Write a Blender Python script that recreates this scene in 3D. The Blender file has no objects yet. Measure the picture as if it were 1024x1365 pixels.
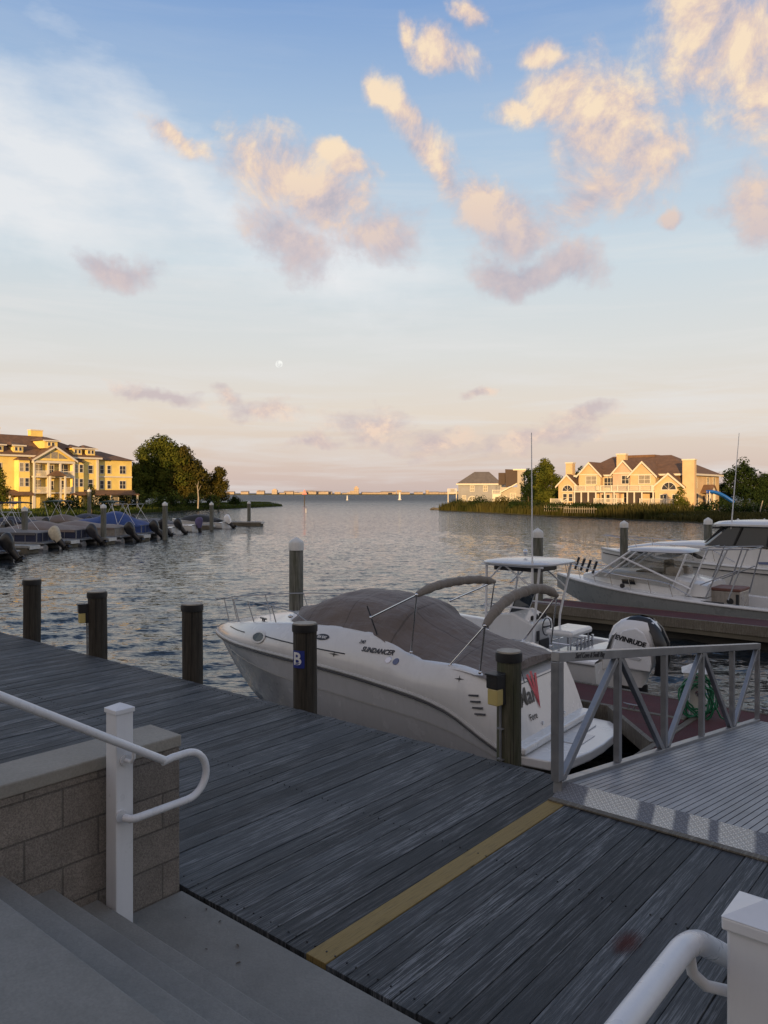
import bpy, bmesh, math, random
from mathutils import Vector, Matrix, noise
import numpy as np
random.seed(7)
C = bpy.context.scene.collection
PI = math.pi
cu, su = math.cos(math.radians(40)), math.sin(math.radians(40))
ZW = -1.5            # water level; the boardwalk is z = 0
ROT = math.radians(-40)
def W(a, b, z=0.0):                       # dock frame (a along the edge, b out to the water) to world
    return Vector((a*cu + b*su, -a*su + b*cu, z))
def P(px, D, z=0.0):                      # a survey bearing and a distance to world
    return Vector(((px-512)/1030*D, D, z))
def R(a): return math.radians(a)

# ------------------------------------------------------------------ mesh builder
class MB:
    def __init__(s): s.v=[]; s.f=[]; s.col=[]; s.c=None
    def add(s, vs, fs):
        o=len(s.v); s.v += [tuple(v) for v in vs]
        s.f += [tuple(i+o for i in f) for f in fs]
        s.col += [s.c if s.c is not None else 0.5]*len(fs)
    def box(s, x0,x1,y0,y1,z0,z1, m=None):
        vs=[Vector(p) for p in ((x0,y0,z0),(x1,y0,z0),(x1,y1,z0),(x0,y1,z0),(x0,y0,z1),(x1,y0,z1),(x1,y1,z1),(x0,y1,z1))]
        if m is not None: vs=[m@v for v in vs]
        s.add(vs, [(0,3,2,1),(4,5,6,7),(0,1,5,4),(1,2,6,5),(2,3,7,6),(3,0,4,7)])
    def bar(s, p0, p1, w, h, up=(0,0,1)):      # rectangular bar between two points
        p0=Vector(p0); p1=Vector(p1); d=(p1-p0); L=d.length; d=d/L; up=Vector(up)
        x=d.cross(up)
        if x.length<1e-4: x=d.cross(Vector((0,1,0)))
        x.normalize(); z=x.cross(d)
        vs=[]
        for q in (p0,p1):
            for (i,j) in ((-1,-1),(1,-1),(1,1),(-1,1)): vs.append(q+x*i*w/2+z*j*h/2)
        s.add(vs, [(0,1,2,3),(7,6,5,4),(0,4,5,1),(1,5,6,2),(2,6,7,3),(3,7,4,0)])
    def cyl(s, p0, p1, r0, r1=None, n=12, caps=True):
        s.tube([p0,p1],[r0, r0 if r1 is None else r1], n, caps)
    def tube(s, pts, r, n=8, caps=True):
        pts=[Vector(p) for p in pts]; k=len(pts)
        rs = r if isinstance(r,(list,tuple)) else [r]*k
        ref=None; rings=[]
        for i in range(k):
            d=(pts[min(i+1,k-1)]-pts[max(i-1,0)]).normalized()
            if ref is None:
                ref=d.cross(Vector((0,0,1)))
                if ref.length<1e-3: ref=Vector((1,0,0))
            ref=(ref-d*ref.dot(d)).normalized(); b=d.cross(ref)
            rings.append([pts[i]+(ref*math.cos(2*PI*j/n)+b*math.sin(2*PI*j/n))*rs[i] for j in range(n)])
        s.loft(rings, closed=True, caps=caps)
    def loft(s, secs, closed=False, caps=False):
        n=len(secs[0]); vs=[p for q in secs for p in q]; fs=[]
        for i in range(len(secs)-1):
            for j in range(n if closed else n-1):
                a=i*n+j; b=i*n+(j+1)%n
                fs.append((a,b,b+n,a+n))
        if caps:
            fs.append(tuple(range(n-1,-1,-1))); o=(len(secs)-1)*n; fs.append(tuple(range(o,o+n)))
        s.add(vs,fs)
    def prism(s, poly, t0, t1, axis='z', m=None):   # polygon in a plane, extruded along axis
        def q(p,t):
            v={'z':Vector((p[0],p[1],t)),'y':Vector((p[0],t,p[1])),'x':Vector((t,p[0],p[1]))}[axis]
            return m@v if m is not None else v
        n=len(poly); vs=[q(p,t0) for p in poly]+[q(p,t1) for p in poly]
        fs=[tuple(range(n-1,-1,-1)),tuple(range(n,2*n))]+[(i,(i+1)%n,(i+1)%n+n,i+n) for i in range(n)]
        s.add(vs,fs)
    def ball(s, c, rx, ry=None, rz=None, n=10, h=7):
        ry=rx if ry is None else ry; rz=rx if rz is None else rz
        rings=[[(c[0]+rx*math.sin(PI*i/h)*math.cos(2*PI*j/n), c[1]+ry*math.sin(PI*i/h)*math.sin(2*PI*j/n), c[2]+rz*math.cos(PI*i/h)) for j in range(n)] for i in range(h+1)]
        s.loft(rings, closed=True)
    def build(s, name, mat, parent=None, smooth=False, bevel=0, loc=None, rotz=0, angle=35, weld=False):
        me=bpy.data.meshes.new(name); me.from_pydata(s.v,[],s.f)
        a=me.attributes.new('tone','FLOAT','FACE'); a.data.foreach_set('value', s.col)
        me.materials.append(mat)
        bm=bmesh.new(); bm.from_mesh(me)
        if weld: bmesh.ops.remove_doubles(bm, verts=bm.verts, dist=1e-4)
        bmesh.ops.recalc_face_normals(bm, faces=bm.faces)
        bm.to_mesh(me); bm.free()
        if smooth:
            me.polygons.foreach_set('use_smooth',[True]*len(me.polygons))
            try: me.set_sharp_from_angle(angle=R(angle))
            except Exception: pass
        o=bpy.data.objects.new(name,me); C.objects.link(o)
        if bevel:
            b=o.modifiers.new('bevel','BEVEL'); b.width=bevel; b.segments=2; b.limit_method='ANGLE'; b.angle_limit=R(40)
        if parent is not None: o.parent=parent
        if loc is not None: o.location=loc
        o.rotation_euler[2]=rotz
        return o
def tag(o, label=None, cat=None, group=None, kind=None):
    if label: o['label']=label
    if cat: o['category']=cat
    if group: o['group']=group
    if kind: o['kind']=kind
    return o
def thing(name, label, cat, loc, rotz=0, group=None):
    o=bpy.data.objects.new(name,None); C.objects.link(o); o.empty_display_size=.2
    o.location=loc; o.rotation_euler=(0,0,rotz)
    return tag(o,label,cat,group)
def children(o): return [c for c in bpy.data.objects if c.parent is o]
def interp(tab, x):
    if x<=tab[0][0]: return tab[0][1]
    for (x0,y0),(x1,y1) in zip(tab,tab[1:]):
        if x<=x1: return y0+(y1-y0)*(x-x0)/(x1-x0)
    return tab[-1][1]
def sm_interp(tab, x):        # Catmull-Rom through the table
    xs=[t[0] for t in tab]; ys=[t[1] for t in tab]
    if x<=xs[0]: return ys[0]
    if x>=xs[-1]: return ys[-1]
    i=max(k for k in range(len(xs)-1) if xs[k]<=x)
    def sl(k):
        if k<=0 or k>=len(xs)-1: 
            k0=max(0,min(k,len(xs)-2)) if k<=0 else len(xs)-2
            return (ys[k0+1]-ys[k0])/(xs[k0+1]-xs[k0])
        return (ys[k+1]-ys[k-1])/(xs[k+1]-xs[k-1])
    h=xs[i+1]-xs[i]; t=(x-xs[i])/h
    return ((2*t**3-3*t*t+1)*ys[i]+(t**3-2*t*t+t)*h*sl(i)+(-2*t**3+3*t*t)*ys[i+1]+(t**3-t*t)*h*sl(i+1))

def text_mesh(body, size, depth=0.0, shear=0.0, bold=0.0, ax=0):
    cu_=bpy.data.curves.new('lettering','FONT'); cu_.body=body; cu_.size=size; cu_.extrude=depth; cu_.shear=shear
    cu_.offset=bold; cu_.align_x='CENTER'; cu_.align_y='CENTER'; cu_.resolution_u=3
    o=bpy.data.objects.new('lettering',cu_); C.objects.link(o)
    me=bpy.data.meshes.new_from_object(o); bpy.data.objects.remove(o); bpy.data.curves.remove(cu_)
    return me
def lettering(name, body, size, mat, parent, m, shear=0, bold=0, fn=None, depth=0.001):
    me=text_mesh(body,size,depth,shear,bold); me.materials.clear(); me.materials.append(mat)
    for v in me.vertices:
        co=m@v.co
        v.co = fn(co) if fn else co
    me.update()
    o=bpy.data.objects.new(name,me); C.objects.link(o)
    if parent is not None: o.parent=parent
    return o

# ------------------------------------------------------------------ materials
class NT:
    def __init__(s,name):
        s.m=bpy.data.materials.new(name); s.m.use_nodes=True; s.t=s.m.node_tree
        for n in list(s.t.nodes): s.t.nodes.remove(n)
        s.out=s.n('ShaderNodeOutputMaterial')
    def n(s,ty,**k):
        x=s.t.nodes.new(ty)
        for a,b in k.items(): setattr(x,a,b)
        return x
    def l(s,a,b): s.t.links.new(a,b)
    def set(s,sock,v):
        if hasattr(v,'links') or isinstance(v,bpy.types.NodeSocket): s.l(v,sock)
        else: sock.default_value=v
    def math(s,op,a,b=0.0,c=None,clamp=False):
        x=s.n('ShaderNodeMath',operation=op); x.use_clamp=clamp
        s.set(x.inputs[0],a); s.set(x.inputs[1],b)
        if c is not None: s.set(x.inputs[2],c)
        return x.outputs[0]
    def noise(s,vec,scale,detail=4,rough=.6,dim='3D',dist=0):
        x=s.n('ShaderNodeTexNoise',noise_dimensions=dim); s.l(vec,x.inputs['Vector'])
        x.inputs['Scale'].default_value=scale; x.inputs['Detail'].default_value=detail
        x.inputs['Roughness'].default_value=rough; x.inputs['Distortion'].default_value=dist
        return x.outputs['Fac']
    def ramp(s,fac,stops,interp='LINEAR'):
        x=s.n('ShaderNodeValToRGB'); s.l(fac,x.inputs['Fac']); r=x.color_ramp; r.interpolation=interp
        while len(r.elements)<len(stops): r.elements.new(.5)
        for e,(p,c) in zip(r.elements,stops):
            e.position=p; e.color=(c if len(c)==4 else (*c,1)) if isinstance(c,tuple) else (c,c,c,1)
        return x.outputs['Color']
    def mapr(s,v,a,b,c=0,d=1):
        x=s.n('ShaderNodeMapRange'); s.set(x.inputs[0],v)
        for i,q in enumerate((a,b,c,d)): x.inputs[i+1].default_value=q
        return x.outputs[0]
    def mix(s,f,a,b,blend='MIX'):
        x=s.n('ShaderNodeMix',data_type='RGBA',blend_type=blend)
        s.set(x.inputs[0],f); s.set(x.inputs[6],a if not isinstance(a,tuple) else (*a[:3],1)); s.set(x.inputs[7],b if not isinstance(b,tuple) else (*b[:3],1))
        return x.outputs[2]
    def obj(s): return s.n('ShaderNodeTexCoord').outputs['Object']
    def scale(s,vec,sc,rot=(0,0,0)):
        x=s.n('ShaderNodeMapping'); s.l(vec,x.inputs[0]); x.inputs['Scale'].default_value=sc; x.inputs['Rotation'].default_value=rot
        return x.outputs[0]
    def tone(s): return s.n('ShaderNodeAttribute',attribute_name='tone').outputs['Fac']
    def bump(s,h,strength=.3,dist=.01,normal=None):
        x=s.n('ShaderNodeBump'); s.l(h,x.inputs['Height']); x.inputs['Strength'].default_value=strength; x.inputs['Distance'].default_value=dist
        if normal is not None: s.l(normal,x.inputs['Normal'])
        return x.outputs[0]
    def bsdf(s,color,rough=.6,metal=0,normal=None,**k):
        x=s.n('ShaderNodeBsdfPrincipled'); s.set(x.inputs['Base Color'],color if not isinstance(color,tuple) else (*color[:3],1))
        s.set(x.inputs['Roughness'],rough); s.set(x.inputs['Metallic'],metal)
        if normal is not None: s.l(normal,x.inputs['Normal'])
        for a,b in k.items(): s.set(x.inputs[a],b)
        s.l(x.outputs[0],s.out.inputs[0]); return x
_cache={}
def simple(name,color,rough=.6,metal=0,var=.12,scale=3.0,bump=0,bscale=40,spec=.5,dirt=0,coat=0):
    """one coloured material with soft mottling, grime and optional bump"""
    if name in _cache: return _cache[name]
    t=NT(name); o=t.obj()
    a=t.noise(o,scale,5,.65)
    k=t.mapr(a,.3,.7,1-var,1+var)
    c=t.mix(1.0,color,t.ramp(k,[(0,(0,0,0)),(1,(1,1,1))]),'MULTIPLY')
    x=t.n('ShaderNodeVectorMath',operation='SCALE'); x.inputs[0].default_value=color[:3]; t.l(k,x.inputs['Scale']); c=x.outputs[0]
    if dirt:
        st=t.noise(t.scale(o,(6,6,.8)),2.2,5,.7)
        c=t.mix(t.mapr(st,.48,.75,0,dirt),c,tuple(q*.35 for q in color))
    nm=None
    if bump: nm=t.bump(t.noise(o,bscale,4,.6),bump,.01)
    r=t.mapr(t.noise(o,scale*2,3,.6),.3,.7,max(.02,rough-.08),min(1,rough+.08))
    t.bsdf(c,r,metal,nm,**({'Coat Weight':coat,'Coat Roughness':.08} if coat else {}))
    _cache[name]=t.m; return t.m

def m_deck(name,base,light,dark,amt=1.0):
    t=NT(name); o=t.obj(); tn=t.tone()
    off=t.n('ShaderNodeCombineXYZ'); t.l(t.math('MULTIPLY',tn,37.0),off.inputs[1]); t.l(t.math('MULTIPLY',tn,11.0),off.inputs[2])
    v=t.n('ShaderNodeVectorMath',operation='ADD'); t.l(o,v.inputs[0]); t.l(off.outputs[0],v.inputs[1]); v=v.outputs[0]
    grain=t.noise(t.scale(v,(190,3.0,10)),1.0,6,.72,dist=.25)
    fine=t.noise(t.scale(v,(300,6,10)),1.0,3,.6)
    patch=t.noise(v,1.6,5,.6)
    wear=t.noise(t.scale(v,(55,1.7,4)),1.0,6,.72,dist=.3)
    c=t.mix(t.mapr(tn,0,1,0,1),dark,base); light_=light
    g=t.math('ADD',t.math('MULTIPLY',grain,.55),t.math('MULTIPLY',wear,.45))
    c=t.mix(t.math('MULTIPLY',t.mapr(g,.50,.555,0,1),t.mapr(patch,.34,.60,.15,amt),clamp=True),c,light)
    c=t.mix(t.mapr(fine,.30,.46,.85,0),c,tuple(q*.3 for q in dark))
    c=t.mix(t.mapr(t.noise(v,.9,4,.6),.52,.72,0,.55),c,dark)
    vv=t.n('ShaderNodeVectorMath',operation='SCALE'); t.l(c,vv.inputs[0]); t.l(t.mapr(t.math('FRACT',t.math('MULTIPLY',tn,7.31)),0,1,.62,1.32),vv.inputs['Scale']); c=vv.outputs[0]
    # knots
    vo=t.n('ShaderNodeTexVoronoi',feature='F1'); t.l(t.scale(v,(7,1.1,1)),vo.inputs['Vector']); vo.inputs['Scale'].default_value=1.0
    c=t.mix(t.mapr(vo.outputs['Distance'],.03,.10,.75,0),c,tuple(q*.4 for q in dark))
    nm=t.bump(t.math('ADD',grain,t.math('MULTIPLY',fine,.5)),.75,.006)
    t.bsdf(c,t.mapr(grain,.3,.7,.55,.85),0,nm); return t.m
M={}
M['deck_pale']=m_deck('paler_deck_board',(.095,.10,.11),(.21,.22,.24),(.045,.05,.056),.6)
M['deck']=m_deck('weathered_deck',(.046,.052,.058),(.19,.197,.205),(.020,.023,.026),.95)
M['yellow']=m_deck('worn_yellow_paint',(.34,.235,.07),(.38,.27,.10),(.19,.135,.05),.5)
def m_stain():
    t=NT('red_stain'); o=t.obj(); l=t.n('ShaderNodeVectorMath',operation='LENGTH'); t.l(t.scale(o,(13,6.5,1)),l.inputs[0])
    a=t.math('ADD',l.outputs['Value'],t.math('MULTIPLY',t.math('SUBTRACT',t.noise(t.scale(o,(90,20,1)),1,5,.7),.5),1.8))
    b=t.n('ShaderNodeBsdfDiffuse'); b.inputs[0].default_value=(.10,.026,.02,1); tr=t.n('ShaderNodeBsdfTransparent'); m=t.n('ShaderNodeMixShader')
    t.l(t.mapr(a,.25,1.0,.55,0),m.inputs[0]); t.l(tr.outputs[0],m.inputs[1]); t.l(b.outputs[0],m.inputs[2]); t.l(m.outputs[0],t.out.inputs[0]); return t.m
M['rust_wood']=m_stain()

def m_piling(name,c1,c2,green=.0):
    t=NT(name); o=t.obj()
    g=t.noise(t.scale(o,(28,28,1.6)),1,6,.7,dist=.3)
    f=t.noise(t.scale(o,(90,90,3)),1,3,.6)
    c=t.mix(t.mapr(g,.38,.62,0,1),c1,c2)
    c=t.mix(t.mapr(f,.3,.45,.7,0),c,tuple(q*.25 for q in c1))
    if green: c=t.mix(t.mapr(t.noise(t.scale(o,(3,3,1.2)),1,4,.6),.42,.65,0,green),c,(.045,.055,.018))
    # pale weathered runs and droppings, and long open checks
    dr=t.noise(t.scale(o,(14,14,1.1)),1,3,.6); c=t.mix(t.mapr(dr,.64,.74,0,.55),c,(.26,.25,.22))
    ck=t.noise(t.scale(o,(34,34,.7)),1,2,.5); c=t.mix(t.mapr(ck,.66,.69,0,.9),c,(.006,.005,.004))
    nm=t.bump(g,.9,.014); t.bsdf(c,.85,0,nm); return t.m
M['pile_dark']=m_piling('creosoted_piling',(.022,.018,.013),(.055,.047,.035))
M['pile_green']=m_piling('mossy_piling',(.045,.042,.028),(.12,.11,.08),.75)
M['pile_grey']=m_piling('grey_piling',(.10,.10,.088),(.23,.225,.20),.45)
M['black']=simple('black_band',(.012,.012,.013),.5)
M['pile_top']=simple('pale_piling_top',(.36,.33,.28),.8,var=.3,scale=12)
M['white_cap']=simple('white_plastic_cap',(.62,.62,.60),.45,dirt=.3)
M['white_post']=simple('white_vinyl',(.70,.71,.73),.33,var=.04,scale=5,dirt=.10)
M['white_pipe']=simple('white_painted_pipe',(.66,.67,.69),.3,var=.06,scale=8,bump=.05,bscale=60)
M['lens']=simple('aged_amber_lens',(.50,.40,.15),.35,var=.1)
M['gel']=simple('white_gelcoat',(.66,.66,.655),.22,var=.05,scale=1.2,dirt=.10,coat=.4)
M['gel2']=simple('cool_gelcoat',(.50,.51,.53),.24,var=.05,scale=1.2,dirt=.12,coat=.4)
M['gelgrey']=simple('grey_hull_paint',(.25,.27,.28),.3,var=.06,scale=1.2,dirt=.25,coat=.3)
M['cream']=simple('cream_gelcoat',(.30,.27,.235),.3,var=.06,dirt=.4)
M['rub']=simple('rub_rail_plastic',(.45,.45,.44),.4,dirt=.3)
M['crease']=simple('dark_line_vinyl',(.06,.06,.07),.5)
M['steel']=simple('stainless_tube',(.62,.62,.64),.18,metal=1,var=.05)
M['glass']=simple('dark_tinted_glass',(.02,.022,.026),.06,var=.0)
M['rubber']=simple('black_rubber',(.015,.015,.016),.6)
M['decal']=simple('black_decal',(.02,.02,.025),.4)
M['decal_red']=simple('red_decal',(.50,.03,.06),.4)
M['decal_blue']=simple('grey_blue_decal',(.12,.15,.26),.4)
M['decal_white']=simple('white_decal',(.75,.75,.75),.4)
M['sign_blue']=simple('blue_sign',(.02,.035,.22),.4)
M['alu']=simple('dull_aluminium',(.30,.305,.32),.42,metal=.75,var=.12,scale=6,dirt=.15,bump=.05)
def m_canvas(name,col,folds=1.0):
    t=NT(name); o=t.obj()
    n1=t.noise(o,1.3,5,.6); n2=t.noise(t.scale(o,(2.0,7,3)),1.0,4,.55,dist=.6); w=t.noise(o,260,2,.5)
    x=t.n('ShaderNodeVectorMath',operation='SCALE'); x.inputs[0].default_value=col; t.l(t.mapr(n1,.3,.7,.86,1.14),x.inputs['Scale'])
    c=t.mix(t.mapr(n2,.55,.75,0,.25),x.outputs[0],tuple(min(1,q*1.4) for q in col))
    nm=t.bump(n2,.55*folds,.05); nm=t.bump(w,.25,.002,nm)
    t.bsdf(c,.85,0,nm,**{'Sheen Weight':.15}); return t.m
def m_cover():
    t=NT('taupe_canvas'); o=t.obj(); col=(.152,.124,.110)
    n1=t.noise(o,1.3,5,.6); n2=t.noise(t.scale(o,(2.0,7,3)),1.0,4,.55,dist=.6); w=t.noise(o,260,2,.5); n3=t.noise(t.scale(o,(5,1.2,1.2)),1,4,.6,dist=1.2)
    s=t.n('ShaderNodeSeparateXYZ'); t.l(o,s.inputs[0]); seam=None
    ay=t.math('ABSOLUTE',s.outputs[1])
    for v,k in ((s.outputs[0],.98),(s.outputs[0],2.05),(s.outputs[0],2.98),(s.outputs[0],3.78),(ay,.42)):
        q=t.mapr(t.math('ABSOLUTE',t.math('SUBTRACT',v,k)),.006,.014,1,0); seam=q if seam is None else t.math('MAXIMUM',seam,q)
    x=t.n('ShaderNodeVectorMath',operation='SCALE'); x.inputs[0].default_value=col; t.l(t.mapr(n1,.3,.7,.82,1.16),x.inputs['Scale'])
    c=t.mix(t.mapr(n2,.52,.75,0,.3),x.outputs[0],tuple(q*1.4 for q in col)); c=t.mix(t.math('MULTIPLY',seam,.6),c,tuple(q*.35 for q in col))
    nm=t.bump(t.math('ADD',n2,t.math('MULTIPLY',n3,.7)),.7,.06); nm=t.bump(seam,-.6,.01,nm); nm=t.bump(w,.25,.002,nm)
    t.bsdf(c,.8,0,nm,**{'Sheen Weight':.15}); return t.m
M['canvas']=m_cover()
M['boot']=m_canvas('tan_canvas_boot',(.185,.155,.125),1.4)
M['blue_canvas']=m_canvas('blue_canvas',(.018,.05,.19))
M['navy_canvas']=m_canvas('navy_canvas',(.012,.018,.05))
M['tan_canvas']=m_canvas('tan_pontoon_cover',(.17,.135,.12))
M['black_canvas']=m_canvas('black_canvas',(.012,.013,.015))
M['grey_canvas']=m_canvas('grey_canvas',(.09,.088,.096))
M['purple_canvas']=m_canvas('purple_canvas',(.10,.085,.19))
M['green_canvas']=m_canvas('green_canvas',(.014,.04,.032))

def m_concrete(name,col,var=.25):
    t=NT(name); o=t.obj()
    a=t.noise(o,1.1,6,.65); b=t.noise(o,70,4,.7); s=t.noise(o,4,5,.7)
    c=t.mix(t.mapr(a,.3,.7,0,1),tuple(q*(1-var) for q in col),tuple(q*(1+var*.7) for q in col))
    c=t.mix(t.mapr(b,.35,.65,.28,0),c,tuple(q*.45 for q in col))
    c=t.mix(t.mapr(s,.52,.70,0,.35),c,tuple(q*.6 for q in col))
    nm=t.bump(b,.5,.004); nm=t.bump(a,.3,.02,nm)
    t.bsdf(c,.88,0,nm); return t.m
M['concrete']=m_concrete('poured_concrete',(.215,.212,.195))
M['cap_stone']=m_concrete('wall_cap_concrete',(.31,.29,.25),.2)
M['barge']=m_concrete('float_concrete',(.13,.115,.085),.4)
def m_block():
    t=NT('split_face_block'); o=t.obj()
    # local x = thickness, y = along the wall, z = up
    sep=t.n('ShaderNodeSeparateXYZ'); t.l(o,sep.inputs[0]); cmb=t.n('ShaderNodeCombineXYZ')
    t.l(sep.outputs[1],cmb.inputs[0]); t.l(sep.outputs[2],cmb.inputs[1])
    br=t.n('ShaderNodeTexBrick'); t.l(cmb.outputs[0],br.inputs['Vector'])
    br.inputs['Scale'].default_value=1; br.inputs['Brick Width'].default_value=.40; br.inputs['Row Height'].default_value=.203
    br.inputs['Mortar Size'].default_value=.006; br.inputs['Mortar Smooth'].default_value=.35; br.offset=.5
    br.inputs['Color1'].default_value=(.34,.295,.25,1); br.inputs['Color2'].default_value=(.27,.24,.21,1); br.inputs['Mortar'].default_value=(.17,.155,.135,1)
    a=t.noise(o,6,6,.7); b=t.noise(o,120,4,.7); sp=t.noise(o,210,2,.5)
    c=t.mix(t.mapr(a,.35,.65,.40,0),br.outputs['Color'],(.10,.083,.068))
    c=t.mix(t.mapr(b,.38,.60,.55,0),c,(.06,.048,.04))
    c=t.mix(t.mapr(sp,.70,.76,0,.8),c,(.42,.40,.36))
    h=t.math('ADD',t.math('MULTIPLY',br.outputs['Fac'],-1.2),t.math('ADD',t.math('MULTIPLY',a,.8),t.math('MULTIPLY',b,.4)))
    t.bsdf(c,.9,0,t.bump(h,.8,.015)); return t.m
M['block']=m_block()

def m_water():
    t=NT('bay_water'); gn=t.n('ShaderNodeNewGeometry'); g=gn.outputs['Position']
    def nz(sc,rot,scale,det,k):
        x=t.n('ShaderNodeTexNoise'); t.l(t.scale(g,sc,(0,0,rot)),x.inputs['Vector']); x.inputs['Scale'].default_value=scale; x.inputs['Detail'].default_value=det; x.inputs['Roughness'].default_value=.6; x.inputs['Distortion'].default_value=.4
        y=t.n('ShaderNodeVectorMath',operation='SUBTRACT'); t.l(x.outputs['Color'],y.inputs[0]); y.inputs[1].default_value=(.5,.5,.5)
        z=t.n('ShaderNodeVectorMath',operation='MULTIPLY'); t.l(y.outputs[0],z.inputs[0]); z.inputs[1].default_value=(k*.55,k,0); return z.outputs[0]
    def add(p,q):
        x=t.n('ShaderNodeVectorMath',operation='ADD'); t.l(p,x.inputs[0]); t.l(q,x.inputs[1]); return x.outputs[0]
    v=add(nz((.6,1.5,1),.12,2.3,3,.72),nz((.6,1.7,1),-.15,7.5,4,1.05))
    sy=t.n('ShaderNodeSeparateXYZ'); t.l(g,sy.inputs[0]); n3=t.noise(t.scale(g,(.5,1,1)),.09,4,.5)
    k=t.math('MULTIPLY',t.math('ADD',t.mapr(sy.outputs[1],5,60,.75,1.25),t.mapr(sy.outputs[1],40,220,0,1.9)),t.mapr(n3,.35,.65,.85,1.12))
    sc=t.n('ShaderNodeVectorMath',operation='SCALE'); t.l(v,sc.inputs[0]); t.l(k,sc.inputs['Scale'])
    nn=t.n('ShaderNodeVectorMath',operation='NORMALIZE'); t.l(add(gn.outputs['Normal'],sc.outputs[0]),nn.inputs[0])
    t.bsdf((.012,.017,.021),t.mapr(sy.outputs[1],60,420,.05,.42),0,nn.outputs[0],IOR=1.33); return t.m
M['water']=m_water()
def m_leaf(name,c1,c2):
    t=NT(name); tn=t.tone()
    c=t.mix(tn,c1,c2)
    d=t.n('ShaderNodeBsdfDiffuse'); t.l(c,d.inputs[0]); tr=t.n('ShaderNodeBsdfTranslucent'); t.l(c,tr.inputs[0])
    mx=t.n('ShaderNodeMixShader'); mx.inputs[0].default_value=.22; t.l(d.outputs[0],mx.inputs[1]); t.l(tr.outputs[0],mx.inputs[2]); t.l(mx.outputs[0],t.out.inputs[0]); return t.m
M['leaf']=m_leaf('green_leaves',(.026,.044,.010),(.125,.135,.026))
M['leaf_brown']=m_leaf('olive_brown_leaves',(.026,.032,.010),(.115,.095,.024))
M['leaf_dark']=m_leaf('dark_leaves',(.010,.022,.010),(.035,.055,.018))
M['reed']=m_leaf('marsh_reed',(.030,.040,.012),(.095,.085,.032))
M['grass']=m_leaf('short_grass',(.045,.070,.018),(.10,.13,.035))
M['bark']=simple('bark',(.07,.055,.04),.9,var=.3)
M['deadwood']=simple('bleached_dead_wood',(.30,.27,.23),.9,var=.3)
M['soil']=simple('marsh_soil',(.045,.045,.022),.95,var=.3,scale=.3)
M['roof']=simple('brown_shingles',(.15,.085,.050),.9,var=.25,scale=1.2,bump=.4,bscale=12)
M['roof_grey']=simple('grey_shingles',(.13,.12,.12),.9,var=.2,scale=1.2,bump=.4,bscale=12)
def m_siding(name,col):
    t=NT(name); o=t.obj()
    sep=t.n('ShaderNodeSeparateXYZ'); t.l(o,sep.inputs[0])
    w=t.math('FRACT',t.math('MULTIPLY',sep.outputs[2],6.0))
    n=t.noise(o,.7,4,.6)
    x=t.n('ShaderNodeVectorMath',operation='SCALE'); x.inputs[0].default_value=col; t.l(t.mapr(n,.3,.7,.9,1.1),x.inputs['Scale'])
    t.bsdf(x.outputs[0],.7,0,t.bump(w,.5,.02)); return t.m
M['yellow_siding']=m_siding('yellow_siding',(.82,.63,.20))
M['beige_siding']=m_siding('beige_siding',(.60,.44,.26))
M['pink_siding']=m_siding('pinkish_siding',(.55,.40,.31))
M['grey_siding']=m_siding('grey_siding',(.26,.27,.30))
M['brown_siding']=m_siding('dark_brown_siding',(.055,.035,.03))
M['tan_siding']=m_siding('pale_tan_siding',(.40,.37,.33))
M['trim']=simple('white_trim',(.66,.62,.54),.6,var=.04)
M['win']=simple('window_glass',(.03,.032,.04),.38,var=0)
M['win2']=simple('curtained_glass',(.28,.25,.20),.25,var=.2)
M['screen']=simple('dark_porch_screen',(.05,.035,.028),.7,var=.2)
M['maroon']=simple('dark_red_dock_carpet',(.075,.020,.022),.9,var=.3,scale=2,bump=.4,bscale=50)
M['timber']=m_deck('dock_rub_timber',(.16,.14,.11),(.26,.24,.2),(.07,.06,.045),.7)
M['green_hose']=simple('green_rubber_hose',(.008,.13,.06),.4)
M['engine_white']=simple('white_cowling',(.72,.73,.75),.22,var=.03,coat=.5)
M['engine_black']=simple('black_cowling',(.010,.011,.014),.38,var=.1,coat=.15)
M['engine_grey']=simple('dark_grey_cowling',(.022,.023,.030),.4,var=.1,coat=.15)
M['engine_cream']=simple('cream_engine_cover',(.52,.47,.36),.7,var=.2,scale=8)
M['float_dark']=simple('wet_shaded_float_side',(.022,.020,.016),.6,var=.4,scale=3)  # near-black colour stands for wet sides and the shade under the dock edge
M['float']=simple('grey_float_drum',(.26,.255,.24),.6,var=.2,dirt=.3)
M['city']=simple('sunlit_city_walls',(.42,.34,.27),.8,var=.35,scale=.06)
M['blue_slide']=simple('bright_blue_plastic',(.01,.10,.42),.35)
M['cooler_top']=simple('brown_vinyl',(.14,.055,.04),.6)
# ================================================================== camera, sun, sky
cam_d=bpy.data.cameras.new('camera'); cam=bpy.data.objects.new('camera',cam_d); C.objects.link(cam)
cam.location=(0,0,2.35); cam.rotation_euler=(R(90),0,0)
cam_d.sensor_fit='VERTICAL'; cam_d.sensor_height=24; cam_d.lens=24*1030/1365
cam_d.shift_y=-(682.5-657)/1365; cam_d.clip_end=20000; cam_d.clip_start=.05
bpy.context.scene.camera=cam
SUN_EL=R(4.6); SUN_AZ=R(11)            # light travels towards +x+y: the sun is low behind the viewer, on the left
d=Vector((math.sin(SUN_AZ)*math.cos(SUN_EL),math.cos(SUN_AZ)*math.cos(SUN_EL),-math.sin(SUN_EL)))
sl=bpy.data.lights.new('sun','SUN'); sl.energy=5.0; sl.angle=R(.5); sl.color=(1,.62,.26)
so=bpy.data.objects.new('sun',sl); C.objects.link(so); so.rotation_euler=d.to_track_quat('-Z','Y').to_euler(); so.location=(-20,-40,30)
sc=bpy.context.scene
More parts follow.
